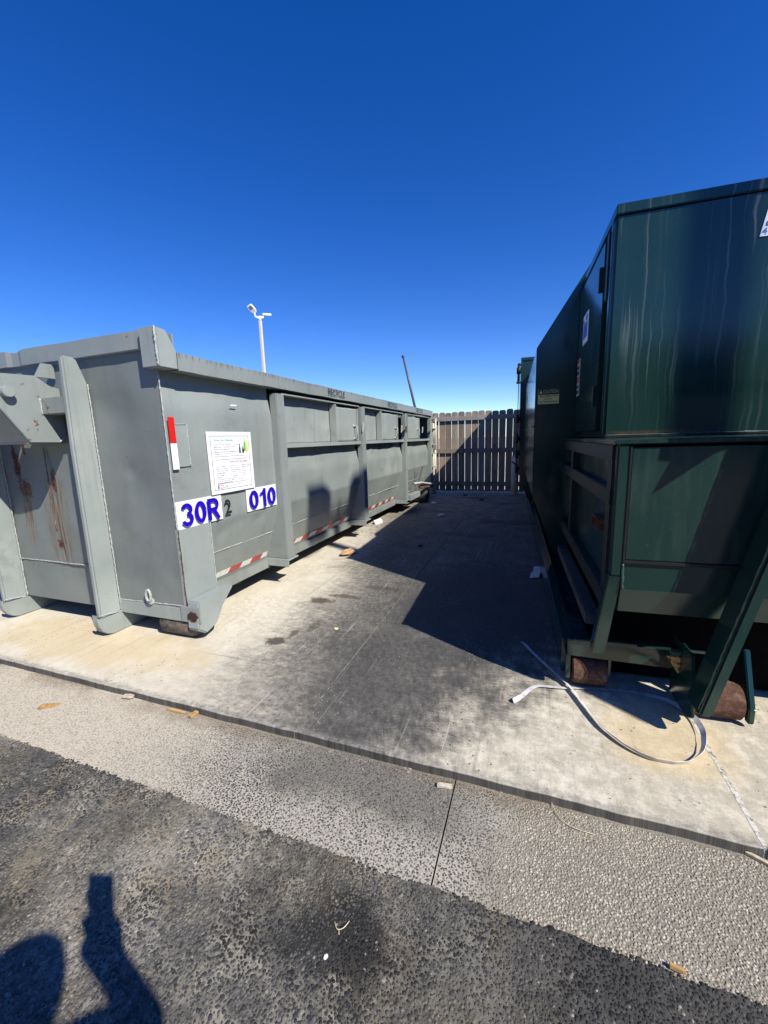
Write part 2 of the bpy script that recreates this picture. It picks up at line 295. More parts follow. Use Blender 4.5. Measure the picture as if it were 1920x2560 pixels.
M['kraft'] = plain('brown_paper', (.46, .27, .15), .85, .2, 30)
M['card'] = plain('pale_card', (.50, .50, .50), .8, .1)
M['foam'] = plain('white_foam', (.78, .78, .76), .7, .05)
k = NT('shim_wood'); M['shim'] = k.done(k.ramp(k.noise(k.vec(k.pos, (9, 60, 60)), 1.5, 4), [(.35, (.34, .20, .07)), (.65, (.56, .36, .15))]), .8)
M['leaf'] = plain('dry_leaf', (.38, .22, .08), .8, .4, 60)
M['chip'] = plain('yellow_chip', (.62, .50, .24), .8, .2, 60)
M['bark'] = plain('pale_bark', (.46, .41, .33), .9, .3, 80)
M['twig'] = plain('dry_twig', (.50, .43, .28), .9, .3, 80)
M['soot'] = plain('black_litter', (.02, .02, .02), .7, .4, 60)
M['litter'] = plain('mixed_litter', (.22, .18, .14), .9, .7, 35)
M['skin'] = plain('skin', (.45, .28, .20), .55); M['shirt'] = plain('navy_shirt', (.03, .04, .07), .9); M['trouser'] = plain('dark_trousers', (.035, .035, .04), .9); M['hair'] = plain('dark_hair', (.02, .015, .012), .6); M['shoe'] = plain('black_shoe', (.02, .02, .02), .5)
M['phone'] = plain('phone_black', (.012, .012, .014), .2)
M['wallb'] = plain('tan_stucco', (.30, .26, .21), .9, .12, 3); M['glass'] = plain('dark_glass', (.02, .025, .03), .1)
M['trim'] = plain('brown_trim', (.10, .07, .05), .7)

# ------------------------------------------------------------------ mesh helpers
class MB:
    def __init__(s): s.v = []; s.f = []
    def add(s, vs, fs):
        b = len(s.v); s.v += [tuple(q) for q in vs]; s.f += [tuple(b + i for i in q) for q in fs]; return s
    def box(s, x0, x1, y0, y1, z0, z1):
        vs = [(x, y, z) for z in (z0, z1) for y in (y0, y1) for x in (x0, x1)]
        return s.add(vs, [(0, 2, 3, 1), (4, 5, 7, 6), (0, 1, 5, 4), (2, 6, 7, 3), (0, 4, 6, 2), (1, 3, 7, 5)])
    def prism(s, poly, ax, lo, hi):
        n = len(poly)
        def P(q, t): return (t, q[0], q[1]) if ax == 'x' else (q[0], t, q[1]) if ax == 'y' else (q[0], q[1], t)
        vs = [P(q, lo) for q in poly] + [P(q, hi) for q in poly]
        return s.add(vs, [tuple(range(n))[::-1], tuple(range(n, 2 * n))] + [(i, (i + 1) % n, n + (i + 1) % n, n + i) for i in range(n)])
    def tube(s, pts, r, n=8, cap=True):
        pts = [Vector(p) for p in pts]; rs = r if isinstance(r, (list, tuple)) else [r] * len(pts)
        vs = []; fs = []; ref = None
        for i, p in enumerate(pts):
            d = (pts[min(i + 1, len(pts) - 1)] - pts[max(i - 1, 0)]).normalized()
            if ref is None or abs(ref.dot(d)) > .95: ref = Vector((0, 0, 1)) if abs(d.z) < .9 else Vector((1, 0, 0))
            a = d.cross(ref).normalized(); b = d.cross(a).normalized(); ref = -b if False else ref
            for j in range(n):
                t = 2 * math.pi * j / n; vs.append(p + (a * math.cos(t) + b * math.sin(t)) * rs[i])
        m = len(pts)
        for i in range(m - 1):
            for j in range(n): fs.append((i * n + j, i * n + (j + 1) % n, (i + 1) * n + (j + 1) % n, (i + 1) * n + j))
        if cap: fs += [tuple(range(n))[::-1], tuple(range((m - 1) * n, m * n))]
        return s.add(vs, fs)
    def sheet(s, fn, nu, nv):
        vs = [fn(i / nu, j / nv) for j in range(nv + 1) for i in range(nu + 1)]; w = nu + 1
        return s.add(vs, [(j * w + i, j * w + i + 1, (j + 1) * w + i + 1, (j + 1) * w + i) for j in range(nv) for i in range(nu)])
    def torus(s, c, r, q, ax='y', n=16, m=6, sx=1, sz=1):
        pts = []
        for i in range(n + 1):
            t = 2 * math.pi * i / n; a, b = math.cos(t) * r * sx, math.sin(t) * r * sz
            pts.append((c[0] + a, c[1], c[2] + b) if ax == 'y' else (c[0], c[1] + a, c[2] + b) if ax == 'x' else (c[0] + a, c[1] + b, c[2]))
        return s.tube(pts, q, m, False)
    def build(s, name, mat, parent=None, bevel=0, smooth=False, xf=None, solid=0, seg=2):
        vs = [xf(*p) for p in s.v] if xf else s.v
        me = bpy.data.meshes.new(name); me.from_pydata([tuple(p) for p in vs], [], s.f)
        bm = bmesh.new(); bm.from_mesh(me); bmesh.ops.recalc_face_normals(bm, faces=bm.faces)
        if bevel:
            ed = [e for e in bm.edges if len(e.link_faces) == 2 and e.calc_face_angle(0) > .35]
            bmesh.ops.bevel(bm, geom=ed, offset=bevel, segments=seg, affect='EDGES', clamp_overlap=True)
        bm.to_mesh(me); bm.free()
        if smooth:
            for p in me.polygons: p.use_smooth = True
        if mat: me.materials.append(M[mat])
        o = bpy.data.objects.new(name, me); C.objects.link(o); o.parent = parent
        if solid:
            q = o.modifiers.new('solid', 'SOLIDIFY'); q.thickness = solid; q.offset = 0
        return o
def empty(name, loc, rz=0):
    o = bpy.data.objects.new(name, None); C.objects.link(o); o.location = loc; o.rotation_euler = (0, 0, rz); o.empty_display_size = .1; return o
def tag(o, label, cat, group=None, kind=None):
    if label: o['label'] = label
    if cat: o['category'] = cat
    if group: o['group'] = group
    if kind: o['kind'] = kind
    return o
def struct(o, label=None): o['kind'] = 'structure'; 
def jit(a): return R.uniform(-a, a)
def nz(x, y, z=0): return noise.noise(Vector((x, y, z)))
def bead(mb, a, b, r=.005, step=.012):
    a, b = Vector(a), Vector(b); n = max(2, int((b - a).length / step))
    mb.tube([a.lerp(b, i / n) + Vector((jit(r * .35), jit(r * .35), jit(r * .35))) for i in range(n + 1)], [r * R.uniform(.6, 1.25) for _ in range(n + 1)], 5)
def text_mesh(s, bold=0.0):
    cu = bpy.data.curves.new('t', 'FONT'); cu.body = s; cu.offset = bold; cu.resolution_u = 4; cu.fill_mode = 'FRONT'
    o = bpy.data.objects.new('t', cu); C.objects.link(o)
    me = bpy.data.meshes.new_from_object(o.evaluated_get(bpy.context.evaluated_depsgraph_get())); bpy.data.objects.remove(o); bpy.data.curves.remove(cu)
    return me
def lettering(name, s, mat, parent, org, ud, vd, w=None, h=None, bold=0.0, shear=0, xf=None):
    """flat letters fitted into a w x h box at org, spanned by unit vectors ud, vd"""
    me = text_mesh(s, bold); xs = [v.co.x for v in me.vertices]; ys = [v.co.y for v in me.vertices]
    x0, x1, y0, y1 = min(xs), max(xs), min(ys), max(ys)
    sy = h / (y1 - y0); sx = (w / (x1 - x0)) if w else sy
    org, ud, vd = Vector(org), Vector(ud), Vector(vd)
    for v in me.vertices:
        a = (v.co.x - x0) * sx; b = (v.co.y - y0) * sy; p = org + ud * (a + b * shear) + vd * b
        v.co = Vector(xf(*p)) if xf else p
    me.name = name; me.materials.clear(); me.materials.append(M[mat])
    o = bpy.data.objects.new(name, me); C.objects.link(o); o.parent = parent; return o

def ribbon(path, w, z=0.0):
    P = [Vector(p) for p in path]; n = len(P); L = []; Rr = []
    for i, p in enumerate(P):
        d = (P[min(i + 1, n - 1)] - P[max(i - 1, 0)]); d = d / (d.length + 1e-9); nn = Vector((-d.y, d.x)); ww = w(i / (n - 1)) if callable(w) else w
        L.append(p + nn * ww / 2); Rr.append(p - nn * ww / 2)
    return [(q.x, q.y, z) for q in L + Rr], [(i, i + 1, n + i + 1, n + i) for i in range(n - 1)]
def arc(cx, cy, rx, ry, a0, a1, n=20): return [(cx + rx * math.cos(math.radians(a0 + (a1 - a0) * i / n)), cy + ry * math.sin(math.radians(a0 + (a1 - a0) * i / n))) for i in range(n + 1)]
GL = {'0': [(arc(.31, .5, .205, .40, 0, 360, 36), lambda t: .165 + .03 * abs(math.cos(2 * math.pi * t)))],
      '3': [(arc(.29, .715, .20, .195, 165, -90, 20), .17), (arc(.29, .305, .215, .215, 90, -165, 22), .175)],
      '1': [([(.36, 0), (.36, .5), (.36, 1.0)], .19), ([(.30, .86), (.20, .76), (.05, .69)], .15)],
      'R': [([(.10, 0), (.10, .5), (.10, 1.0)], .19), ([(.15, .915), (.36, .915)] + arc(.36, .70, .19, .215, 80, -80, 14) + [(.36, .485), (.15, .485)], .17), ([(.34, .46), (.45, .28), (.60, .0)], .185)]}
GW = {'0': .62, '3': .60, '1': .50, 'R': .70}
def big_number(s, mat, parent, x, y0, z0, w, h, xf):
    tot = sum(GW[c] for c in s) + .06 * (len(s) - 1); k_ = w / tot; mb = MB(); cx = 0; dz = 0
    for c in s:
        for path, wd in GL[c]:
            vs, fs = ribbon(path, wd); mb.add([(x + dz, y0 + (cx + p[0]) * k_, z0 + p[1] * h) for p in vs], fs); dz += .0004
        cx += GW[c] + .06
    return mb.build('number_lettering', mat, parent, 0, False, xf)
# ------------------------------------------------------------------ GROUND
g = MB(); g.add([(-700, -700, -.12), (700, -700, -.12), (700, 700, -.12), (-700, 700, -.12)], [(0, 1, 2, 3)]); struct(g.build('ground', 'yard'))
def edge_line(x0, x1, y, amp, sc, step=.012):
    xs = [x0]; q = max(x0, -4.5); 
    while q < min(x1, 2.2):
        xs.append(q); q += step
    xs.append(x1); return [(a, y + amp * (nz(a * sc, y * 9, 3.1) + .35 * nz(a * sc * 3.7, 5, y))) for a in sorted(set(xs))]
fr = edge_line(-60, 60, .916, .016, 4)
g = MB(); g.add([(a, b, -.0335) for a, b in fr] + [(60, -60, -.0335), (-60, -60, -.0335)], [tuple(range(len(fr) + 2))]); asp_ = g.build('asphalt_lot', 'asphalt'); struct(asp_)
ap = empty('apron', (0, 1.1, 0)); struct(ap)
for (x0, x1) in ((-40, -.2412), (-.2355, 40)):
    lo = edge_line(x0, x1, .905, .0, 9, .2); s_ = MB()
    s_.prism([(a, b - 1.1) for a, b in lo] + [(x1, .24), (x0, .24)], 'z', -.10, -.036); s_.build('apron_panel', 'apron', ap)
s_ = MB().box(-.3, -.18, -.16, .24, -.11, -.058); s_.build('joint_fill', 'sand', ap)
RNG = np.random.default_rng(5)
def vnoise(px, py, sc, seed, octv=4):
    """smooth value noise on arrays"""
    out = np.zeros_like(px); amp = 1; tot = 0
    for o_ in range(octv):
        gx_, gy_ = px * sc, py * sc; ix, iy = np.floor(gx_).astype(int), np.floor(gy_).astype(int); fx, fy = gx_ - ix, gy_ - iy; fx = fx * fx * (3 - 2 * fx); fy = fy * fy * (3 - 2 * fy)
        def hsh(a, b): return (np.sin(a * 127.1 + b * 311.7 + seed * 74.7 + o_ * 19.3) * 43758.5453) % 1.0
        v = (hsh(ix, iy) * (1 - fx) + hsh(ix + 1, iy) * fx) * (1 - fy) + (hsh(ix, iy + 1) * (1 - fx) + hsh(ix + 1, iy + 1) * fx) * fy
        out += amp * v; tot += amp; amp *= .55; sc *= 2.1
    return out / tot
def sstep(v, a, b): t = np.clip((v - a) / (b - a), 0, 1); return t * t * (3 - 2 * t)
def scatter(x0, x1, y0, y1, step):
    nx, ny = int((x1 - x0) / step), int((y1 - y0) / (step * .87)); gx_, gy_ = np.meshgrid(np.arange(nx), np.arange(ny))
    px = x0 + (gx_ + .5 * (gy_ % 2)) * step + RNG.uniform(-.42, .42, gx_.shape) * step; py = y0 + gy_ * step * .87 + RNG.uniform(-.42, .42, gx_.shape) * step
    return px.ravel(), py.ravel()
def pebbles(name, px, py, r, z0, h, col, parent):
    n = len(px); m = 7; t = np.arange(m) * 2 * np.pi / m; rot = RNG.uniform(0, 6.28, n)[:, None]; asp = RNG.uniform(.62, 1.0, n)[:, None]
    jr = RNG.uniform(.82, 1.15, (n, m)) * r[:, None]; a = t[None, :]
    lx, ly = jr * np.cos(a), jr * np.sin(a) * asp; ox = lx * np.cos(rot) - ly * np.sin(rot); oy = lx * np.sin(rot) + ly * np.cos(rot)
    V = np.empty((n, 2 * m + 1, 3), np.float32)
    V[:, :m, 0] = px[:, None] + ox; V[:, :m, 1] = py[:, None] + oy; V[:, :m, 2] = z0 - .0015
    tx, ty = RNG.uniform(-.12, .12, n)[:, None] * r[:, None], RNG.uniform(-.12, .12, n)[:, None] * r[:, None]
    V[:, m:2 * m, 0] = px[:, None] + ox * .72 + tx; V[:, m:2 * m, 1] = py[:, None] + oy * .72 + ty; V[:, m:2 * m, 2] = z0 + h[:, None] * RNG.uniform(.65, .95, (n, m))
    V[:, 2 * m, 0] = px + tx[:, 0]; V[:, 2 * m, 1] = py + ty[:, 0]; V[:, 2 * m, 2] = z0 + h
    i = np.arange(m); j = (i + 1) % m; base = (np.arange(n) * (2 * m + 1))[:, None, None]
    q = np.stack([i, j, m + j, m + i], 1)[None] + base; tr = np.stack([m + i, m + j, np.full(m, 2 * m)], 1)[None] + base
    me = bpy.data.meshes.new(name); me.vertices.add(n * (2 * m + 1)); me.vertices.foreach_set('co', V.ravel())
    nl = n * m * 7; me.loops.add(nl); li = np.concatenate([q.reshape(-1), tr.reshape(-1)]).astype(np.int32); me.loops.foreach_set('vertex_index', li)
    me.polygons.add(n * m * 2); ls = np.concatenate([np.arange(n * m) * 4, n * m * 4 + np.arange(n * m) * 3]).astype(np.int32)
    me.polygons.foreach_set('loop_start', ls); me.polygons.foreach_set('use_smooth', np.ones(n * m * 2, bool)); me.update(); me.validate()
    at_ = me.color_attributes.new('Col', 'FLOAT_COLOR', 'POINT'); cc = np.ones((n, 2 * m + 1, 4), np.float32); cc[:, :, :3] = col[:, None, :]; at_.data.foreach_set('color', cc.ravel())
    me.materials.append(M['stone']); o = bpy.data.objects.new(name, me); C.objects.link(o); o.parent = parent; o['kind'] = 'stuff'; return o
def lerp3(a, b, t): return np.array(a)[None] * (1 - t)[:, None] + np.array(b)[None] * t[:, None]
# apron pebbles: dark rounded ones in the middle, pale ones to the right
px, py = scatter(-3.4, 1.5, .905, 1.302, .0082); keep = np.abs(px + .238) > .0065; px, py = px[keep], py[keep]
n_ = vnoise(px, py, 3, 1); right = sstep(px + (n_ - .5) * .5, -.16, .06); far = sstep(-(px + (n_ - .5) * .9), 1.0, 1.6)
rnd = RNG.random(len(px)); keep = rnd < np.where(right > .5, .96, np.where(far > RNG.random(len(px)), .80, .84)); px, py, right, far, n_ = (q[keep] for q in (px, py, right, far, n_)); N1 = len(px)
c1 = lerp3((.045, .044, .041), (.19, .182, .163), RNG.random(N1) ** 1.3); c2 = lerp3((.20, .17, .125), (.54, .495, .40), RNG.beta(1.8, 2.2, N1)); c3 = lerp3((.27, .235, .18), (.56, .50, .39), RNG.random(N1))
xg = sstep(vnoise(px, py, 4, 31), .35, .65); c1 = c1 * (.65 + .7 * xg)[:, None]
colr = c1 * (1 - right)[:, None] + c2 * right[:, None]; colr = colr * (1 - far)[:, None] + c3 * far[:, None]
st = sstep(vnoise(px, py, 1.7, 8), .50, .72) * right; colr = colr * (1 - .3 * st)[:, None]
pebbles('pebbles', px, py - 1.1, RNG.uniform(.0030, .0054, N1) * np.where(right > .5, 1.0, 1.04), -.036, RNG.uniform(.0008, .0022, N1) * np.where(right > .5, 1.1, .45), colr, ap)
px, py = scatter(-2.9, 1.4, .20, .932, .0082); kp = py < .918 + .026 * (vnoise(px, py, 30, 77, 3) - .35); px, py = px[kp], py[kp]; N2 = len(px); n_ = vnoise(px, py, 5, 3); n2_ = vnoise(px, py, 26, 4)
keep = RNG.random(N2) < .62 + .55 * n2_; px, py, n_, n2_ = px[keep], py[keep], n_[keep], n2_[keep]; N2 = len(px)
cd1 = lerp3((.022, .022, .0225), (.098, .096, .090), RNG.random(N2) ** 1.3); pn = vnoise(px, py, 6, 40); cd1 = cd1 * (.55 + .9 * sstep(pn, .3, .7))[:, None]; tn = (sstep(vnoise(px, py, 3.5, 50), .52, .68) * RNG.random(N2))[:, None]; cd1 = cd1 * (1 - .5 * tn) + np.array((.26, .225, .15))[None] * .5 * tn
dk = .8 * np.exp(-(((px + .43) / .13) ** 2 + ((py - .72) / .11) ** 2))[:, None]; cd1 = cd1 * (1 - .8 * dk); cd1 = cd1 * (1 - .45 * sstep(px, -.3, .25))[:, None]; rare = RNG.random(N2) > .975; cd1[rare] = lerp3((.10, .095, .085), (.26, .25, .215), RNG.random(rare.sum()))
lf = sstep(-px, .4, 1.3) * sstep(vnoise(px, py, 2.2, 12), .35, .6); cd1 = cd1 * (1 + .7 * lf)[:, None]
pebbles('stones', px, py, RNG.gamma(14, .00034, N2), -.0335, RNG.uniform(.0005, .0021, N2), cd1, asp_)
sl = empty('concrete_slab', (0, 1.31, 0)); struct(sl)
def slab_panel(xa, xb, xa2, xb2):
    e_ = edge_line(xa, xb, 1.31, .005, 5)
    n = len(e_); top = [(a, b - 1.31, 0) for a, b in e_]; mid = [(a, b - 1.31 - .004, -.0045) for a, b in e_]; bot = [(a, b - 1.31 - .004 + .002 * nz(a * 31, 2), -.09) for a, b in e_]
    vs = top + [(xb2, 8.3, 0), (xa2, 8.3, 0)] + mid + bot + [(xb2, 8.3, -.09), (xa2, 8.3, -.09)]
    m0 = n + 2; b0 = m0 + n; fs = [tuple(range(n + 2))]
    for i in range(n - 1): fs += [(i, i + 1, m0 + i + 1, m0 + i), (m0 + i, m0 + i + 1, b0 + i + 1, b0 + i)]
    fs += [(n - 1, n, b0 + n, b0 + n - 1, m0 + n - 1), (n + 1, 0, m0, b0, b0 + n + 1)]
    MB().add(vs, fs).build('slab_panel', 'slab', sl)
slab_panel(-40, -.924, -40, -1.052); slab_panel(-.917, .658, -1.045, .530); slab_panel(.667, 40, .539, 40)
g = MB().prism([(-.96, 0), (-.88, 0), (-1.01, 8.3), (-1.09, 8.3)], 'z', -.06, -.0045); g.build('joint_fill', 'sand', sl)
g = MB().prism([(.62, 0), (.70, 0), (.57, 8.3), (.49, 8.3)], 'z', -.06, -.002); g.build('joint_fill', 'filler', sl)
# smeared filler along the right joint
fl = MB(); q0 = []; q1 = []
for i in range(60):
    y = .004 + i * .02; xc = .6625 - .0155 * y; q0.append((xc - .006 - .010 * abs(nz(y * 9, 1, 2)), y, .0008)); q1.append((xc + .006 + .014 * abs(nz(y * 8, 5, 2)), y, .0008))
fl.add(q0 + q1, [(i, i + 1, 61 + i, 60 + i) for i in range(59)]); fl.build('joint_filler_smear', 'filler', sl)

# ------------------------------------------------------------------ GRAY RECYCLING CONTAINER
K = .94
def G(x, y, z): return Vector((x * K, y * K, 1.2 + (z - 1.2) * K))
gbase = Vector((-3.25 * K, 1.93 * K, 0))
def gx(x, y, z): return G(x, y, z) - gbase
K2 = .965 # rails and ribs stand proud of the wall
def gx2(x, y, z): return Vector((x * K2, y * K2, 1.2 + (z - 1.2) * K2)) - gbase
Q = K2 / K
ZG = 1.2 - 1.2 / K
gr = empty('recycling_container', gbase)
tag(gr, 'long gray steel roll-off recycling container numbered 30R 010', 'container')
def gb(mb, name, mat='gray', bevel=.006, smooth=False, parent=gr, solid=0, xf=None): return mb.build(name, mat, parent, bevel, smooth, xf or gx, solid)
YR = 8.40
YRW = 8.40 * .965 / .94
# front wall with dents
def dent(x, z, ds): return sum(a * math.exp(-(((x - cx) / rx) ** 2 + ((z - cz) / rz) ** 2)) for cx, cz, rx, rz, a in ds)
FD = [(-2.18, .36, .05, .06, .018), (-2.35, .95, .16, .22, .016), (-2.48, 1.05, .05, .05, .008), (-2.45, .3, .2, .1, .010), (-2.55, 1.42, .22, .14, .012), (-3.1, .2, .1, .08, .010), (-3.6, .18, .1, .08, .012), (-3.4, 1.0, .3, .3, .012)]
def fw_(u, v):
    x = -4.38 + 2.26 * u; z = .07 + 1.69 * v
    k_ = min(1, 8 * u * (1 - u)) * min(1, 8 * v * (1 - v))
    return (x, 1.93 + k_ * (.016 * nz(x * 2.2, z * 1.7, 1) + .002 * nz(x * 8, z * 8, 4) + dent(x, z, FD)), z)
gb(MB().sheet(fw_, 110, 90), 'front_panel', 'gray_front', 0, True)
w = MB(); bead(w, (-3.765, 1.927, .375), (-2.775, 1.927, .375), .0045)
bead(w, (-2.725, 1.927, .150), (-2.125, 1.927, .165), .0045); bead(w, (-2.119, 1.929, .17), (-2.119, 1.929, 1.62), .0045); gb(w, 'weld_bead', 'weld', 0, True)
for s in (0, 1):
    mx = (lambda x: -6.5 - x) if s else (lambda x: x)
    def Bx(mb, x0, x1, *a): return mb.box(min(mx(x0), mx(x1)), max(mx(x0), mx(x1)), *a)
    xa = -2.77 if not s else -3.81; xb = xa + .042
    p = MB().prism([(1.775, .06), (1.928, .06), (1.928, 1.62), (1.877, 1.765), (1.792, 1.77), (1.778, 1.2)], 'x', xa, xb)
    po = gb(p, 'hoist_post', 'gray', .010)
    w = MB(); bead(w, (xb + .001, 1.926, .07), (xb + .001, 1.926, 1.61), .005); bead(w, (xb + .002, 1.776, .085), (xb + .002, 1.93, .062), .005); gb(w, 'weld_bead', 'weld', 0, True, po)
    arc = [(1.752, .10), (1.75, .05), (1.758, .01), (1.778, -.03), (1.81, -.058), (1.85, ZG + .004), (2.6, ZG + .004), (2.6, .06), (1.756, .06)]
    gb(MB().prism(arc, 'x', xa - .004, xb + .004), 'skid_nose', 'gray_rust', .004)
    gb(MB().box(xa - .01, xb + .02, 2.6, YR - .1, ZG + .03, .10), 'main_rail', 'under', .004)
t = MB()
def tube_prof(u, v):
    pr = [(1.85, 1.757), (1.85, 1.857), (1.95, 1.857), (1.95, 1.757), (1.85, 1.757)]; q = pr[int(round(v * 4))]
    x = -4.39 + 2.28 * u; return (x, q[0] + .004 * nz(x * 4, 1, 2) + (.012 if abs(x + 3.3) < .05 else 0), q[1] + .004 * nz(x * 3.1, 7, q[0]) - (.014 * math.exp(-((x + 3.28) / .06) ** 2) if q[1] > 1.8 else 0))
gb(t.sheet(tube_prof, 60, 4), 'top_tube', 'gray_rust', .0, xf=gx2)
# top front corners
for s in (0, 1):
    mx = (lambda x: -6.5 - x) if s else (lambda x: x)
    c_ = MB(); a, b = sorted((mx(-2.118), mx(-2.0))); c_.box(a, b, 1.826, 1.838, 1.645, 1.860)
    a, b = sorted((mx(-2.012), mx(-2.0))); c_.prism([(1.838, 1.645), (1.838, 1.858), (1.905, 1.852), (1.966, 1.745), (1.966, 1.645)], 'x', a, b)
    a, b = sorted((mx(-2.112), mx(-2.012))); c_.box(a, b, 1.957, 1.966, 1.645, 1.848); c_.box(a, b, 1.84, 1.957, 1.645, 1.655)
    cp = gb(c_, 'corner_cap', 'gray', .003, xf=gx2)
    if not s:
        w = MB(); bead(w, (-1.999, 1.826, 1.65), (-1.999, 1.826, 1.86), .007, .012); gb(w, 'weld_bead', 'weld', 0, True, cp, xf=gx2)
    a, b = sorted((mx(-2.1), mx(-2.0)))
    rl = MB()
    def rp(u, v):
        pr = [(b, 1.641), (b, 1.741), (a, 1.741), (a, 1.641), (b, 1.641)]; q = pr[int(round(v * 4))]; y = 1.966 + (YR - 1.966) * u
        return (q[0] + .005 * nz(y * 1.9, 3, 1), y, q[1] + .0035 * nz(y * 3.3, q[0], 5) + .002 * nz(y * 14, 3, q[1]))
    rail = gb(rl.sheet(rp, 160, 4), 'top_rail', 'gray_rail', 0, xf=gx2)
    if not s: rail_r = rail
for (y0, y1, z) in ((3.849, 4.232, 1.664), (5.658, 6.064, 1.662), (7.162, 7.575, 1.664)):
    lettering('stencil_lettering', 'RECYCLE', 'black', rail_r, (-1.9890, y0, z), (0, 1, 0), (0, 0, 1), y1 - y0, .066, .0, xf=gx2)
# side profile
def wx(z): return -2.12 if z >= .66 else -2.12 - (.66 - z) / .50 * .16
SD = [(2.55, .62, .10, .06, .012), (2.8, .6, .09, .05, .010), (2.35, .56, .06, .05, .009), (2.75, 1.45, .2, .12, .010), (3.9, 1.0, .25, .1, .012), (4.6, .9, .10, .2, .010), (5.9, .95, .3, .2, .016), (6.3, .8, .08, .12, .02), (5.4, 1.08, .2, .05, -.012), (7.4, 1.0, .3, .15, .014), (3.5, .9, .25, .25, .010)]
def side_sheet(y0, y1, z0, z1, nu, nv, amp=.018, off=0):
    def f(u, v):
        y = y0 + (y1 - y0) * u; z = z0 + (z1 - z0) * v; k_ = min(1, 7 * u * (1 - u)) * min(1, 7 * v * (1 - v))
        tb = max(0.0, min(1.0, (z - (z1 - .26)) / .22)); tb = tb * tb * (3 - 2 * tb)
        return (wx(z) + off - tb * (.036 + .016 * nz(y * 3.1, 4, 1) + .010 * nz(y * 8, 9, 1)) - k_ * (amp * (nz(y * 1.6, z * 1.9, 8) + .22 * nz(y * 5, z * 5, 2)) + dent(y, z, SD)), y, z)
    return MB().sheet(f, nu, nv)
ribs = [(2.942, 3.056), (4.700, 4.812), (6.478, 6.580), (8.20, 8.31)]
bays = [(1.93, 2.942 * Q), (3.056 * Q, 4.70 * Q), (4.812 * Q, 6.478 * Q), (6.58 * Q, 8.20 * Q)]
for i, (y0, y1) in enumerate(bays):
    top = 1.665 if i == 0 else 1.165
    gb(side_sheet(y0, y1, .155, top, 60, 60), 'side_panel', 'gray_side', 0, True)
    w = MB(); z = .422; bead(w, (wx(z) + .002, max(y0, 2.2), z), (wx(z) + .002, y1, z), .0045)
    if i == 0: bead(w, (-2.108, 2.2, .18), (-2.108, 2.2, .675), .004)
    gb(w, 'weld_bead', 'weld', 0, True)
    # sill under the panel
    ya = 2.2 if i == 0 else y0
    gb(MB().box(-2.36, wx(.165) + .020, ya, y1, .080, .165), 'sill', 'gray_side', .005)
    # conspicuity tape: one strip of red and white blocks
    if i < 3:
        tz = .196; hh_ = .044; ye = y1 - (.03 if i == 0 else .02); ys = 2.36 if i == 0 else y0 + .02
        tp = None; q = ys; n = 0; tw = .142 if i == 0 else .152
        while q < ye - .02:
            e_ = min(q + tw * (1 if n % 2 else .9), ye)
            mbx = MB(); xo = lambda z: wx(z) + .0045
            sk = .03; p4 = [(q, tz), (e_, tz), (min(e_ + sk, ye + .01), tz + hh_), (q + sk if n else q, tz + hh_)]
            mbx.add([(xo(z) + d, y, z) for d in (-.002, .0) for y, z in p4], [(0, 1, 2, 3), (4, 5, 6, 7), (0, 1, 5, 4), (1, 2, 6, 5), (2, 3, 7, 6), (3, 0, 4, 7)])
            wh = (n % 2 == 0)
            o = gb(mbx, 'tape_block', ('white' if wh else 'red') if i == 0 and False else ('dull_white' if wh else 'dull_red'), 0)
            q = e_; n += 1
gb(MB().box(-2.14, -2.111, 1.926, 2.2, .165, .675), 'corner_plate', 'gray', .003)
w = MB(); bead(w, (-2.110, 1.926, .68), (-2.110, 1.926, .17), .004); gb(w, 'edge_rust', 'rust', 0, True)
for (y0, y1) in ribs:
    r_ = MB().prism([(-2.0, .2), (-2.0, 1.6), (-2.07, 1.6), (-2.075, .68), (-2.24, .2)], 'y', y0, y1); rb = gb(r_, 'side_rib', 'gray_side', .006, xf=gx2)
    ft = MB().box(-2.32, -1.985, y0 - .012, y1 + .03, .185, .2); ft.box(-2.32, -1.985, y0 - .02, y0 - .008, .135, .2); gb(ft, 'rib_foot', 'gray', .002, parent=rb, xf=gx2)
# openings above the middle bar
for i, (y0, y1) in enumerate(bays[1:]):
    y0, y1 = y0 / Q, y1 / Q
    gb(MB().box(-2.09, -2.015, y0, y1, 1.150, 1.192), 'middle_bar', 'gray', .006, xf=gx2)
    gb(MB().box(-2.10, -2.025, y0, y1, 1.598, 1.612), 'top_angle', 'gray', .002, xf=gx2)
def flat_sheet(xp, y0, y1, z0, z1, amp):
    def f(u, v):
        y = y0 + (y1 - y0) * u; z = z0 + (z1 - z0) * v; k_ = min(1, 7 * u * (1 - u))
        return (xp - amp * k_ * (nz(y * 2.1, z * 2.4, 3) + .4 * nz(y * 6, z * 6, 9)), y, z)
    return MB().sheet(f, 30, 16)
gb(flat_sheet(-2.160, 3.137, 4.20, 1.18, 1.64, .016), 'fixed_panel', 'gray', 0, True, solid=.006)
gb(flat_sheet(-2.160, 4.94, 5.63, 1.18, 1.64, .016), 'fixed_panel', 'gray', 0, True, solid=.006)
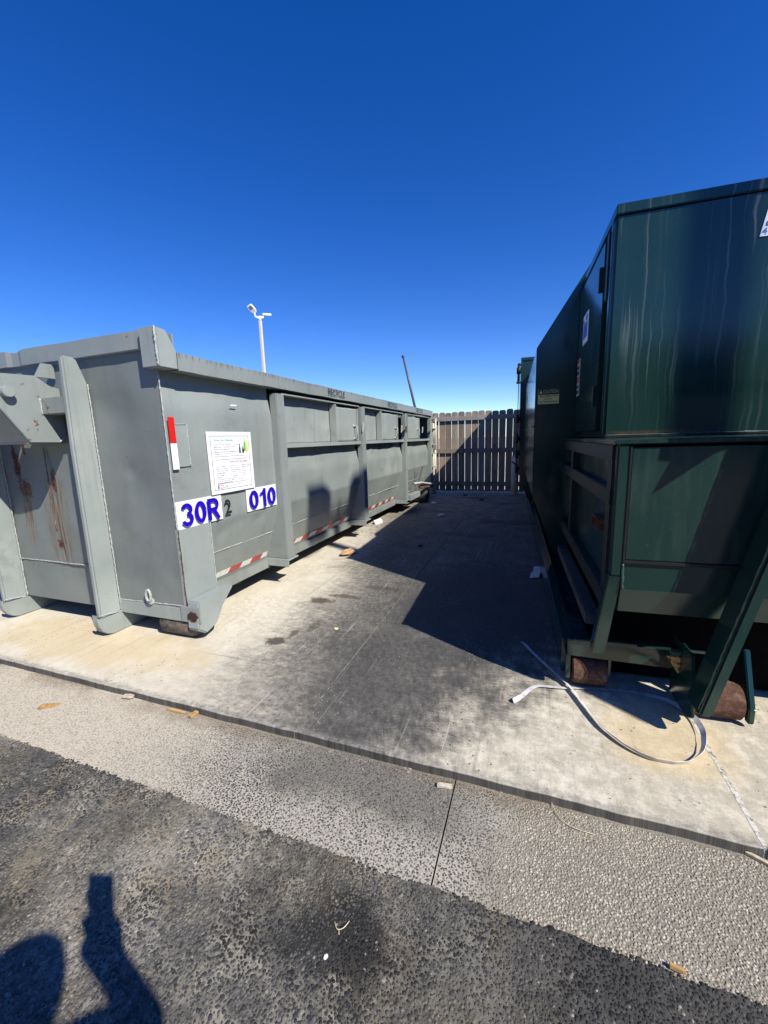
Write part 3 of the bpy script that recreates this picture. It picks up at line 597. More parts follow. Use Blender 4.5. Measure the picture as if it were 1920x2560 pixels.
for (y0, y1, lean) in ((4.16, 4.80, 0), (5.59, 6.39, .01), (6.87, 7.70, 0)):
    dr = gb(flat_sheet(-2.112, y0, y1, 1.195, 1.585, .012), 'sliding_door', 'gray', 0, True, solid=.006)
    gb(MB().box(-2.15, -2.070, y0 - .012, y0 + .006, 1.192, 1.598), 'door_flange', 'gray', .002, parent=dr)
    gb(MB().box(-2.12, -2.09, y1 - .03, y1, 1.195, 1.585), 'door_flange', 'gray', .002, parent=dr)
    h_ = MB(); yh = y1 - .10; h_.tube([(-2.11, yh, 1.385), (-2.068, yh, 1.375), (-2.068, yh + .01, 1.235), (-2.11, yh + .01, 1.225)], .007, 6); h_.box(-2.112, -2.098, yh - .02, yh + .05, 1.36, 1.39); h_.box(-2.112, -2.098, yh - .02, yh + .05, 1.215, 1.235)
    gb(h_, 'door_handle', 'weld', 0, True, parent=dr)
    e_ = MB(); yl = y1 + .02; e_.prism([(yl - .01, 1.30), (yl + .03, 1.32), (yl + .055, 1.40), (yl + .04, 1.42), (yl + .01, 1.415)], 'x', -2.05, -2.038); lt = gb(e_, 'latch_plate', 'weld', .002, parent=dr)
for y in (6.64, 8.40):
    e_ = MB().prism([(y - .05, 1.30), (y - .02, 1.30), (y, 1.39), (y - .03, 1.41), (y - .06, 1.40)], 'x', -2.03, -2.015); gb(e_, 'latch_plate', 'rust' if y < 7 else 'weld', .002)
# far side, roof, floor, rear door
gb(MB().box(-4.40, -4.38, 1.93, YRW, .1, 1.665), 'far_side_panel', 'gray', 0)
for (y0, y1) in ribs: gb(MB().box(-4.45, -4.4, y0 * Q, y1 * Q, .2, 1.6), 'side_rib', 'gray', .006)
gb(MB().box(-4.40, -2.10, 1.95, YRW, 1.70, 1.715), 'roof_panel', 'gray', 0)
gb(MB().box(-4.36, -2.30, 1.95, YRW, .10, .12), 'floor_panel', 'dark_in', 0)
gb(MB().box(-4.40, -2.09, YRW, YRW + .08, .12, 1.66), 'rear_door', 'gray', .006)
for y in [2.3 + .45 * i for i in range(14)]: gb(MB().box(-4.2, -2.42, y, y + .06, -.01, .09), 'cross_member', 'under', 0)
# rear door hinge column with stacked rungs and rods
hc = gb(MB().box(-2.1, -2.0, 8.33, 8.40, .22, 1.62), 'hinge_post', 'gray', .004, xf=gx2)
for z in (1.59, 1.39, 1.07, .89, .62): gb(MB().box(-2.04, -1.945, 8.30, 8.52, z - .008, z + .010), 'hinge_plate', 'weld', .002, parent=hc, xf=gx2)
for xo, yo, z0, z1 in ((-1.955, 8.46, .80, 1.6), (-1.985, 8.40, 1.1, 1.5), (-1.96, 8.44, .25, .95)): gb(MB().tube([(xo, yo, z0), (xo, yo, z1)], .016, 8), 'hinge_rod', 'cream', 0, True, parent=hc, xf=gx2)
gb(MB().tube([(-1.97, 6.86, .43), (-1.96, 7.3, .40), (-1.95, 8.0, .30), (-1.95, 8.25, .27)], .020, 8), 'ratchet_bar', 'weld', 0, True)
gb(MB().tube([(-2.0, 7.35, .30), (-1.98, 7.9, .26), (-2.0, 8.3, .22)], .024, 8), 'ratchet_bar', 'rust', 0, True)
lk = MB()
for i in range(14):
    t_ = i / 13; p = Vector((-2.05, 7.72, .66)).lerp(Vector((-1.98, 7.1, .38)), t_); lk.torus(p, .016, .004, 'x' if i % 2 else 'y', 8, 4)
for i in range(9):
    p = Vector((-2.06, 7.2, .60)).lerp(Vector((-1.99, 6.98, .33)), i / 8); lk.torus(p, .014, .0035, 'x' if i % 2 else 'y', 8, 4)
gb(lk, 'chain', 'under', 0, True)['kind'] = 'stuff'
gb(MB().box(-2.25, -2.0, 6.75, 7.35, .14, .24), 'hinge_block', 'gray_rust', .006)
gb(MB().tube([(-2.3, 8.0, .08), (-2.02, 8.0, .08)], .145, 20), 'rear_wheel', 'under', .004)
# front corner bracket, roller, tie ring
cb = gb(MB().prism([(1.905, .02), (1.925, .205), (2.26, .205), (2.14, .10), (2.07, .0), (1.97, -.03)], 'x', -2.105, -2.01), 'corner_bracket', 'gray', .008)
gb(MB().box(-2.16, -2.0, 1.915, 1.928, .06, .168), 'lower_lip', 'gray_rust', .003)
gb(MB().box(-2.72, -2.13, 1.922, 1.94, .055, .148), 'lower_lip', 'gray', .003)
hole = MB(); pts = []
for i in range(14):
    t_ = 2 * math.pi * i / 14; rr = R.uniform(.75, 1.2); pts.append((-2.06 + .045 * rr * math.cos(t_), .105 + .035 * rr * math.sin(t_)))
gb(hole.prism(pts, 'y', 1.908, 1.916), 'rust_hole', 'rust_dark', .003)
hole = MB().prism([(-2.06 + (a + 2.06) * .66, .113 + (b - .105) * .6) for a, b in pts], 'y', 1.9065, 1.909); gb(hole, 'rust_hole', 'soot', 0)  # flat black patch painted for the shaded inside of the hole
gb(MB().tube([(-2.40, 2.0, .005), (-2.37, 2.0, .005), (-2.13, 2.0, .005), (-2.09, 2.0, .005)], [.055, .078, .078, .062], 20), 'front_roller', 'dusty', .003, True)
tr = MB().torus((-2.42, 1.905, .215), .026, .0085, 'y', 18, 7, .8, 1.6); gb(tr, 'tie_ring', 'weld', 0, True)
gb(MB().box(-2.44, -2.40, 1.905, 1.935, .15, .19), 'tie_ring_pad', 'weld', .006)
# hoist hook assembly between the posts
pl = [(1.60, 1.661), (1.79, 1.668), (1.868, 1.613), (1.925, 1.60), (1.925, 1.30), (1.894, 1.277), (1.875, 1.247), (1.704, 1.25), (1.574, 1.456), (1.55, 1.55)]
for xa in (-3.02, -3.50): hp = gb(MB().prism(pl, 'x', xa, xa + .02), 'hook_plate', 'gray_rust', .003)
gb(MB().tube([(-3.56, 1.612, 1.552), (-2.955, 1.612, 1.552)], .034, 18), 'hook_pin', 'gray', .003)
gb(MB().box(-3.0, -2.77, 1.80, 1.90, 1.425, 1.53), 'spreader_bar', 'gray_rust', .006)
gb(MB().box(-3.73, -3.50, 1.80, 1.90, 1.425, 1.53), 'spreader_bar', 'gray', .006)
gb(MB().prism([(1.704, 1.25), (1.574, 1.456), (1.582, 1.462), (1.712, 1.256)], 'x', -3.48, -3.02), 'guard_plate', 'gray_rust', 0)
gb(MB().prism([(1.70, 1.245), (1.92, 1.245), (1.92, 1.255), (1.70, 1.255)], 'x', -3.48, -3.02), 'guard_plate', 'gray', 0)
gb(MB().prism([(1.80, 1.665), (1.92, 1.665), (1.92, 1.755), (1.85, 1.755)], 'x', -3.03, -3.015), 'hook_gusset', 'gray_rust', 0)
w = MB(); bead(w, (-3.27, 1.925, 1.22), (-3.28, 1.925, .62), .0045, .02); gb(w, 'weld_bead', 'gray_front', 0, True)
w = MB(); bead(w, (-3.0, 1.797, 1.425), (-3.0, 1.797, 1.53), .006); bead(w, (-2.998, 1.925, 1.30), (-2.998, 1.875, 1.25), .006); gb(w, 'weld_bead', 'weld', 0, True)
# decals on the first bay
SX = -2.112
def gdec(name, y0, y1, z0, z1, mat, x=SX, th=.003, parent=gr, skew=0): return gb(MB().prism([(y0, z0), (y1, z0), (y1 + skew, z1), (y0 + skew, z1)], 'x', x - th, x), name, mat, 0, parent=parent)
SX = -2.099
UD, VD = (0, 1, 0), (0, 0, 1)
p30 = gdec('number_plate', 1.932, 2.333, .673, .852, 'white'); big_number('30R', 'blue', p30, SX + .002, 1.952, .688, .345, .150, gx)
p10 = gdec('number_plate', 2.607, 2.998, .672, .851, 'white'); big_number('010', 'blue', p10, SX + .002, 2.622, .686, .350, .152, gx)
lettering('stencil_number', '2', 'black', gr, (SX, 2.350, .702), UD, VD, .066, .105, .018, xf=gx)
rv = gdec('reflector_strip', 1.938, 1.984, 1.218, 1.376, 'red', SX + .001); gdec('reflector_strip', 1.938, 1.985, 1.057, 1.217, 'white', SX + .001)
gdec('patch_plate', 1.984, 2.085, 1.07, 1.335, 'gray', -2.108, .006)
w = MB(); bead(w, (-2.106, 2.085, 1.07), (-2.106, 2.085, 1.335), .004); bead(w, (-2.106, 1.985, 1.335), (-2.106, 2.085, 1.335), .003); gb(w, 'weld_bead', 'weld', 0, True)
sg = gdec('recycling_poster', 2.238, 2.706, .857, 1.291, 'white', SX - .001)
b_ = MB(); Xs = SX + .0005
for (a0, a1, c0, c1) in ((2.268, 2.272, .885, 1.262), (2.668, 2.672, .885, 1.262), (2.268, 2.672, .883, .886), (2.268, 2.672, 1.260, 1.263), (2.30, 2.64, 1.094, 1.0965), (2.30, 2.64, .925, .927)): b_.box(Xs - .001, Xs, a0, a1, c0, c1)
gb(b_, 'poster_border', 'grayink', 0, parent=sg)
def pt(s, y, z, h, mat, w=None, b=.004): lettering('poster_lettering', s, mat, sg, (Xs + .0006, y, z), UD, VD, w, h, b, xf=gx)
pt('What Can I Recycle?', 2.300, 1.222, .019, 'greenink', .20)
pt('What is NOT Recyclable?', 2.44, 1.066, .016, 'redink', .20)
for i, s in enumerate(('Glossy, wavy paper   Plastics No. 1-2   Cardboard', 'Mixed Papers   Newspapers & Inserts', 'Plastic Bottles & Milk Jugs', 'Aluminum Cans & Lids   Tin/Steel Cans & Lids', 'Flat Plastic Cans and paper cans', 'Cartons & Cereal boxes, etc.  Plastic Produce Containers')):
    pt(s, 2.298, 1.196 - .0165 * i, .0095, 'grayink', (.27, .22, .15, .27, .17, .31)[i])
for cx_, ls in ((2.300, ('Plastic Bags', 'Bedding or Linens', 'Lawn Waste / Bags', 'Window Blinds', 'Food Waste', 'Clothes')), (2.44, ('Damage or Torn Waste', 'Plastic / Wire Hangers', 'Construction Materials', 'Sheeting or Rope', 'Dry Fit Tree Pots', 'Packaging Film')), (2.57, ('Electric Cans', 'Stereo Wires', 'Toys', 'Styrofoam', 'Scrap', 'Diapers'))):
    for i, s in enumerate(ls): pt(s, cx_, 1.042 - .0150 * i, .0085, 'grayink', min(.12, .0075 * len(s)))
for i, s in enumerate(('Polystyrene styrofoam Products', 'Wax/Paper Food Containers (Milk & Ice Cream Cartons, etc.)', 'Hazardous Medical Waste')): pt(s, 2.302, .952 - .0125 * i, .0085, 'grayink', (.19, .31, .15)[i])
for i, (s, m_) in enumerate((('E', 'blueink'), ('C', 'redink'), ('U', 'orangeink'), ('A', 'greenink'))): pt(s, 2.298 + .027 * i, .892, .027, m_, .022, .012)
for i in range(3): pt('Emerald Coast Utilities Authority', 2.42, .913 - .010 * i, .006, 'grayink', .12)
bt = MB(); 
for (y, h, w_, ) in ((2.565, .07, .016), (2.60, .05, .02)): bt.prism([(y - w_ / 2, 1.135), (y + w_ / 2, 1.135), (y + w_ / 2, 1.135 + h * .5), (y + w_ * .2, 1.135 + h * .75), (y + w_ * .2, 1.135 + h), (y - w_ * .2, 1.135 + h), (y - w_ * .2, 1.135 + h * .75), (y - w_ / 2, 1.135 + h * .5)], 'x', Xs - .001, Xs + .0006)
gb(bt, 'poster_picture', 'black', 0, parent=sg)
gb(MB().prism([(2.612, 1.15), (2.632, 1.15), (2.632, 1.205), (2.625, 1.23), (2.625, 1.25), (2.619, 1.25), (2.619, 1.23), (2.612, 1.205)], 'x', Xs - .001, Xs + .0006), 'poster_picture', 'greenink', 0, parent=sg)
gb(MB().prism([(2.636, 1.14), (2.655, 1.14), (2.66, 1.19), (2.648, 1.235), (2.640, 1.235), (2.636, 1.19)], 'x', Xs - .001, Xs + .0006), 'poster_picture', 'yellowink', 0, parent=sg)
gdec('tape_scrap', 2.50, 2.56, 1.478, 1.487, 'white', SX, skew=.02)

# ------------------------------------------------------------------ GREEN COMPACTOR
cr = empty('trash_compactor', (.30, 1.83, 0), .05)
tag(cr, 'dark green steel trash compactor with glossy streaked paint on rusty rollers', 'compactor')
def cb_(mb, name, mat='green', bevel=.005, smooth=False, parent=cr, solid=0): return mb.build(name, mat, parent, bevel, smooth, None, solid)
UR = 2.25
# lower charge box
lowf = MB()
lowf.prism([(0.05, .675), (0.05, 1.13), (.012, 1.13), (.012, .675)], 'x', .05, UR - .05)
cb_(MB().box(.052, UR - .05, .006, .03, .690, 1.140), 'front_panel', 'green_dusty', .003)
cb_(MB().box(.0, .043, .0, .05, .62, 1.152), 'corner_column', 'green', .006)
cb_(MB().box(UR - .043, UR, .0, .05, .62, 1.152), 'corner_column', 'green', .006)
sl_ = MB().box(.043, .052, .002, .02, .683, 1.145); sl_.box(.043, UR - .05, .002, .02, .674, .688); cb_(sl_, 'seal_strip', 'rubber', .002)
lp = MB().prism([(.012, .562), (.012, .674), (.07, .674), (.07, .455), (.040, .455)], 'x', .046, UR - .046)
cb_(lp, 'lower_apron', 'green', .002)
w = MB(); bead(w, (.044, .0, .672), (.049, .004, .56), .006, .014); cb_(w, 'weld_bead', 'gweld', 0, True)
leg = MB(); leg.add([(-.004, 0, .62), (.045, 0, .62), (.045, .06, .62), (-.004, .06, .62), (-.040, .05, .245), (.012, .05, .245), (.012, .11, .245), (-.04, .11, .245)], [(0, 1, 2, 3), (4, 7, 6, 5), (0, 4, 5, 1), (1, 5, 6, 2), (2, 6, 7, 3), (3, 7, 4, 0)])
cb_(leg, 'support_leg', 'green', .004)
cb_(MB().box(.03, UR - .03, .05, 1.74, .46, 1.10), 'charge_box', 'green', .004)
cb_(MB().box(-.012, UR + .01, -.006, 1.74, 1.153, 1.170), 'top_plate', 'green_dusty', .003)
# left side framing of the charge box
for (v0, v1, z0, z1) in ((.0, 1.74, 1.085, 1.150), (.0, 1.74, .90, .97), (.05, 1.74, .45, .53)): cb_(MB().box(-.008, .03, v0 + .05, v1, z0, z1), 'side_rail', 'bare', .004)
cb_(MB().box(-.006, .032, .05, .135, .53, 1.09), 'side_column', 'bare', .004)
cb_(MB().box(-.006, .032, 1.2, 1.28, .53, 1.09), 'side_column', 'bare', .004)
lg = MB().box(-.02, .03, .24, .25, .76, .81); lg.box(-.02, .03, .34, .35, .76, .81); lg.box(-.02, .03, .24, .35, .81, .82); cb_(lg, 'side_lug', 'rust', .002)
# upper housing
cb_(MB().box(.089, UR, .737, 1.74, 1.172, 2.272), 'upper_housing', 'green_drip', .004)
cb_(MB().box(.080, UR + .01, .726, 1.76, 2.276, 2.324), 'roof_cap', 'green_drip', .004)
cb_(MB().box(.072, .092, .745, .790, 1.19, 2.262), 'door_jamb', 'green', .004)
dr = cb_(MB().box(.060, .088, .86, 1.735, 1.215, 2.215), 'access_door', 'green', .006)
cb_(MB().box(.066, .09, .80, .85, 1.9, 2.235), 'door_hinge', 'rubber', .004, parent=dr)
cb_(MB().box(.045, .062, .90, .93, 1.97, 2.10), 'door_hinge', 'rubber', .004, parent=dr)
cb_(MB().box(.045, .062, .90, .925, 1.35, 1.47), 'door_handle', 'bare', .003, parent=dr)
rim = MB().box(.0885, UR, .715, .737, 1.171, 1.180); cb_(rim, 'bottom_flange', 'bare', .002)
w = MB(); bead(w, (.089, .735, 1.184), (UR, .735, 1.184), .005, .02); cb_(w, 'weld_bead', 'gweld', 0, True)
def udec(name, v0, v1, z0, z1, mat, u, parent): return cb_(MB().box(u - .002, u, v0, v1, z0, z1), name, mat, 0, parent=parent)
d1 = udec('door_sticker', 1.30, 1.50, 1.80, 1.99, 'white', .0595, dr)
udec('sticker_print', 1.33, 1.47, 1.835, 1.93, 'blueink', .0570, d1); udec('sticker_print', 1.33, 1.39, 1.94, 1.975, 'blueink', .0570, d1); udec('sticker_print', 1.42, 1.48, 1.94, 1.95, 'grayink', .0570, d1)
for z0 in (1.61, 1.475):
    d2 = udec('warning_sticker', 1.575, 1.69, z0, z0 + .125, 'dull_white', .0595, dr)
    udec('sticker_print', 1.585, 1.68, z0 + .095, z0 + .118, 'dull_red', .0572, d2); udec('sticker_print', 1.59, 1.675, z0 + .015, z0 + .04, 'black', .0572, d2); udec('sticker_print', 1.59, 1.675, z0 + .055, z0 + .075, 'black', .0572, d2)
def vdec(name, u0, u1, z0, z1, mat, v, parent, sk=0, th=.002): return cb_(MB().prism([(u0, z0), (u1, z0), (u1 + sk, z1), (u0 + sk, z1)], 'y', v - th, v), name, mat, 0, parent=parent)
d3 = vdec('company_sign', .688, 1.30, 2.080, 2.245, 'white', .7355, cr, .030)
for z0, m_ in ((2.125, 'blueink'), (2.172, 'blueink'), (2.210, 'blueink')): vdec('sign_stripe', .70 + (z0 - 2.08) * .18, 1.29 + (z0 - 2.08) * .18, z0, z0 + .018, m_, .7330, d3, .003)
lettering('sign_lettering', '47', 'blueink', d3, (.694, .7328, 2.086), (1, 0, 0), (0, 0, 1), .045, .030, .02)
# hopper body behind, with sloped shoulder and shaded front carrying the caution sign
VB, VC = 1.75, 4.89
hop = [(-.05, .22), (-.235, .72), (-.232, 1.862), (.155, 2.472), (UR + .1, 2.472), (UR + .1, .22)]
ho = cb_(MB().prism(hop, 'y', VB, VC), 'hopper_body', 'green', .003)
cb_(MB().box(-.242, -.228, VB + .1, VC - .05, 1.26, 1.275), 'hopper_seam', 'green', .002)

k = NT('dull_yellow_sign'); M['ysign'] = k.done(k.ramp(k.noise(k.pos, 40, 4), [(.35, (.62, .54, .16)), (.7, (.75, .68, .28))]), .5)
cs_ = vdec('caution_sign', -.212, -.058, 1.437, 1.552, 'ysign', VB - .0015, cr)
vdec('sign_header', -.210, -.060, 1.508, 1.551, 'black', VB - .0037, cs_)
lettering('sign_lettering', 'CAUTION', 'ysign', cs_, (-.174, VB - .0062, 1.517), (1, 0, 0), (0, 0, 1), .108, .026, .0)
cb_(MB().prism([(-.204, 1.517), (-.178, 1.517), (-.191, 1.543)], 'y', VB - .0062, VB - .0037), 'warning_triangle', 'ysign', 0, parent=cs_)
for i, (s, w_) in enumerate((('THIS COMPACTOR', .130), ('STARTS', .060), ('AUTOMATICALLY', .130))):
    lettering('sign_lettering', s, 'black', cs_, (-.135 - w_ / 2, VB - .0037, 1.490 - .021 * i), (1, 0, 0), (0, 0, 1), w_, .013, .014)
# receiver container
rc = cb_(MB().prism([(-.16, .22), (-.296, .60), (-.296, 2.32), (UR + .2, 2.32), (UR + .2, .22)], 'y', VC, 6.95), 'receiver_box', 'green', .006)
lip = MB().box(-.305, UR + .2, VC - .015, VC, 2.29, 2.33); lip.box(-.305, -.28, VC - .015, VC, .6, 2.29); cb_(lip, 'receiver_flange', 'green_dusty', .003)
tb = MB(); tb.tube([(-.335, VC - .03, 2.24), (-.335, VC - .03, 1.97)], .018, 8); tb.tube([(-.335, VC - .03, 2.19), (-.335, VC - .03, 2.10)], .030, 8); tb.tube([(-.335, VC - .03, 1.99), (-.335, VC - .03, 1.96)], .030, 8); tb.tube([(-.30, VC - .03, 2.23), (-.345, VC - .03, 2.23)], .02, 8)
cb_(tb, 'turnbuckle', 'bare', 0, True)
tb = MB(); tb.tube([(-.332, VC - .03, 1.97), (-.338, VC - .03, .7)], .006, 6)
for z in (1.45, 1.15, .92, .7): tb.tube([(-.36, VC - .03, z), (-.29, VC - .03, z)], .028, 8); tb.tube([(-.335, VC - .05, z + .06), (-.335, VC - .05, z - .07)], .02, 8)
cb_(tb, 'latch_rod', 'rubber', 0, True)
# track frame, cross beam, rollers
cb_(MB().box(-.135, -.075, .26, 6.6, .02, .20), 'track_rail', 'green_dusty', .004)
cb_(MB().box(UR + .07, UR + .13, .26, 6.6, .02, .20), 'track_rail', 'green', .004)
cb_(MB().box(.06, UR - .06, .33, 6.6, .012, .455), 'undercarriage_shade_block', 'void', .004)  # solid block added to stop light below, coloured as deep shade
cb_(MB().box(-.02, .05, .36, 4.8, .24, .30), 'support_skirt', 'under', .004)
cbm = MB().prism([(-.12, .158), (-.12, .246), (.36, .246), (.36, .165), (.30, .150)], 'y', .17, .20); cb_(cbm, 'cross_beam', 'green', .003)
cb_(MB().prism([(.16, .25), (.26, .262), (.42, .262), (.42, .25)], 'y', .14, .20), 'cross_beam_flange', 'green_dusty', .002)
w = MB(); bead(w, (-.118, .169, .24), (-.03, .169, .243), .006, .014); bead(w, (-.118, .169, .16), (-.118, .169, .24), .005, .014); cb_(w, 'weld_bead', 'gweld', 0, True)
cb_(MB().box(UR - .36, UR + .12, .17, .20, .158, .246), 'cross_beam', 'green', .003)
for (u0, u1) in ((-.095, .052), (.345, .528), (UR - .528, UR - .345), (UR - .05, UR + .1)):
    rr_ = .072 if u0 < 0 or u0 > 2 else .078
    ro = cb_(MB().tube([(u0, .215 if u0 < 0 else .10, rr_ + .003), (u1, .215 if u0 < 0 else .10, rr_ + .003)], rr_, 28), 'roller', 'rust', .004)
for p in ro.data.polygons: p.use_smooth = False
bk = MB().box(-.125, -.105, .17, .30, .04, .16); bk.box(.056, .068, .17, .28, .07, .16); cb_(bk, 'roller_bracket', 'green_dusty', .002)
# A-frame hoist legs with roller arms
def legbar(s):
    f = (lambda u: u) if s == 0 else (lambda u: UR - u)
    def q(u, v, z): return (f(u), v, z)
    z0, z1 = .120, 1.50; ua, ub = .308, .615; wd = .044
    vs = [q(ua, -.125, z0), q(ua + wd, -.125, z0), q(ua + wd, .0, z0), q(ua, .0, z0), q(ub, -.135, z1), q(ub + wd, -.135, z1), q(ub + wd, -.004, z1), q(ub, -.004, z1)]
    lb = cb_(MB().add(vs, [(0, 3, 2, 1), (4, 5, 6, 7), (0, 1, 5, 4), (1, 2, 6, 5), (2, 3, 7, 6), (3, 0, 4, 7)]), 'hoist_leg', 'green', .008)
    w_ = MB(); bead(w_, q(ua - .002, -.12, z0 + .03), q(ub - .002, -.13, z1), .0035, .02); cb_(w_, 'weld_bead', 'green', 0, True, lb)
    pt_ = [(.02, .02), (-.03, .05), (-.03, .13), (.02, .30), (.22, .30), (.22, .02)]
    cb_(MB().prism(pt_, 'x', min(f(.322), f(.335)), max(f(.322), f(.335))), 'roller_arm', 'green', .004)
    pt2 = [(.0, .02), (.02, .012), (.10, .012), (.16, .06), (.20, .30), (.15, .30), (.02, .09)]
    cb_(MB().prism([(.03, .02), (.055, .02), (.17, .30), (.12, .30), (.03, .085)], 'x', min(f(.540), f(.562)), max(f(.540), f(.562))), 'roller_arm', 'green', .004)
    ch = MB().box(min(f(.285), f(.322)), max(f(.285), f(.322)), .120, .168, .232, .262); cb_(ch, 'wedge_block', 'gweld', .006)
    cb_(MB().prism([(f(.270), .232), (f(.320), .232), (f(.345), .175), (f(.318), .155)], 'y', .125, .140), 'wedge_block', 'yellow', .002)
legbar(0); legbar(1)
cb_(MB().box(.58, UR - .58, -.13, -.02, 1.42, 1.50), 'hoist_crossbar', 'green', .006)
# tow hook at the head of the A-frame
T = .60; L_ = Vector((SUN.x * math.cos(.05) + SUN.y * math.sin(.05), -SUN.x * math.sin(.05) + SUN.y * math.cos(.05), SUN.z)) * T
hk = [(.155, .987), (.347, 1.142), (.60, 1.25), (.60, 1.32), (.20, 1.30), (.175, 1.173), (.168, 1.124), (.208, 1.117)]
vs = [(a + L_.x, L_.y - .012, z + L_.z) for a, z in hk]
cb_(MB().prism([(a, z) for a, _, z in vs], 'y', L_.y - .015, L_.y + .015), 'tow_hook', 'green', .004)
cb_(MB().box(.85, .93, L_.y, -.10, 1.55, 1.62), 'tow_hook_arm', 'green', .004)
cb_(MB().box(.80, .95, -.14, -.05, 1.46, 1.62), 'tow_hook_arm', 'green', .004)

# ------------------------------------------------------------------ FENCE
fe = empty('wooden_fence', (-1.1, 9.05, 0)); tag(fe, 'weathered dog-ear wooden picket fence closing off the bay', 'fence')
bw = .133
pk = None
for i in range(-34, 32):
    x0 = i * .1415; h = 1.735 + jit(.012); bwj = bw + jit(.003)
    if -4.0 < x0 < 2.2:
        p = MB().prism([(-bwj / 2, .03 + jit(.01)), (bwj / 2, .03 + jit(.01)), (bwj / 2 + jit(.001), h - .026), (bwj / 2 - .024, h), (-bwj / 2 + .024, h), (-bwj / 2, h - .026)], 'y', 0, .018)
        o = p.build('picket', 'wood', fe, .0015); o.location = (x0, jit(.003), 0); o.rotation_euler = (0, jit(.003), 0)
for z0, z1 in ((1.555, 1.645), (.865, .955), (.15, .24)):
    for xa, xb in ((-4.2, -1.2), (-1.2, 2.6)):
        MB().box(xa, xb - .002, -.042, -.004, z0 + jit(.004), z1).build('rail', 'woodrail', fe, .003)
for x in (-3.6, -1.9, 1.3): MB().box(x - .045, x + .045, .02, .11, -.1, 1.6).build('post', 'woodrail', fe, .003)
# bollards
def bollard(x, y, r, h, label):
    o = empty('bollard', (x, y, 0)); tag(o, label, 'bollard', 'cream bollards by the fence')
    n = 22; MB().tube([(0, 0, 0), (0, 0, h - .01), (0, 0, h)], [r, r, r * .93], n).build('post', 'cream', o, .002, True)
    MB().tube([(0, 0, 0), (0, 0, .02)], r * 1.25, n).build('base_collar', 'sand', o, .002, True)
    return o
b1 = bollard(-.395, 8.72, .068, .80, 'cream pipe bollard in front of the fence beside the green compactor')
mk = MB().prism([(-.055, .70), (-.01, .665), (.045, .64), (.0, .63), (-.03, .655), (-.057, .672)], 'y', -.070, -.045); mk.build('black_mark', 'soot', b1)
bollard(-2.10, 8.82, .060, .86, 'cream pipe bollard behind the rear corner of the gray container')

# ------------------------------------------------------------------ LAMP POLES, ROD
def lamp_pole(x, y, h, yaw, label, heads, w=.13, beige='pole_beige'):
    o = empty('light_pole', (x, y, -.1), yaw); tag(o, label, 'light pole', 'twin headed parking lot light poles')
    MB().box(-w / 2, w / 2, -w / 2, w / 2, 0, h + .1).build('pole', beige, o, .01)
    MB().box(-.2, .2, -.2, .2, 0, .14).build('base', 'sand', o, .02)
    MB().tube([(0, 0, h + .1), (0, 0, h + .28)], w * .5, 12).build('tenon', 'lamp_white', o, 0, True)
    for (nk_, La, Wa, side) in heads:
        nk_, La, Wa = Vector(nk_), Vector(La), Vector(Wa); base = Vector((0, 0, h + .20)); N_ = La.cross(Wa).normalized() * side; l, b = La.length, Wa.length; La.normalize(); Wa.normalize()
        am = MB().tube([base, base + Vector((nk_.x * .5, nk_.y * .5, .03)), base + Vector((nk_.x, nk_.y, .05))], w * .40, 10); am.tube([base + Vector((nk_.x, nk_.y, .03)), base + nk_], w * .24, 8)
        am.build('arm', 'lamp_white', o, 0, True)
        def tf(px, py, pz): return base + nk_ + La * px + Wa * py - N_ * pz
        hm = MB().prism([(-.04, -b * .32), (l * .2, -b / 2), (l * .93, -b / 2), (l, -b * .4), (l, b * .4), (l * .93, b / 2), (l * .2, b / 2), (-.04, b * .32)], 'z', -.02, .06).build('lamp_head', 'lamp_white', o, .012, False, tf)
        MB().box(l * .42, l * .88, -b * .34, b * .34, -.026, -.019).build('lens', 'lamp_lens', hm, 0, False, tf)
rv_, dv_ = Vector((.815, .58, 0)), Vector((-.58, .815, 0))
def rud(a, b, c_): return rv_ * a + Vector((0, 0, b)) + dv_ * c_
lamp_pole(-11.9, 16.7, 6.68, 0, 'tall beige light pole with two white lamp heads beyond the gray container', ((rud(-.21, .24, -.02), rud(-.225, .21, -.185), rud(.19, .09, -.14), -1), (rud(.15, .20, .02), rud(.33, .03, .14), rud(-.09, .05, .23), 1)), .115)
lamp_pole(5.0, .35, 7.84, 0, 'light pole with two lamp heads right of the compactor whose shadow falls across the bay', ((Vector((0, -.30, .10)), Vector((.02, -.42, .03)), Vector((-.20, 0, .30)), 1), (Vector((0, .26, .10)), Vector((.02, .46, .03)), Vector((-.20, 0, .32)), -1)), .12)
rd = MB().tube([(0, 0, 0), (-.58, 0, 2.5), (-.80, 0, 3.45)], [.045, .036, .026], 10); rd.tube([(-.795, 0, 3.43), (-.812, 0, 3.50)], .04, 10)
o = rd.build('leaning_rod', 'rod', None, 0, True); o.location = (-2.92, 12, .10); tag(o, 'thin dark rod leaning left above the far end of the gray container', 'rod')

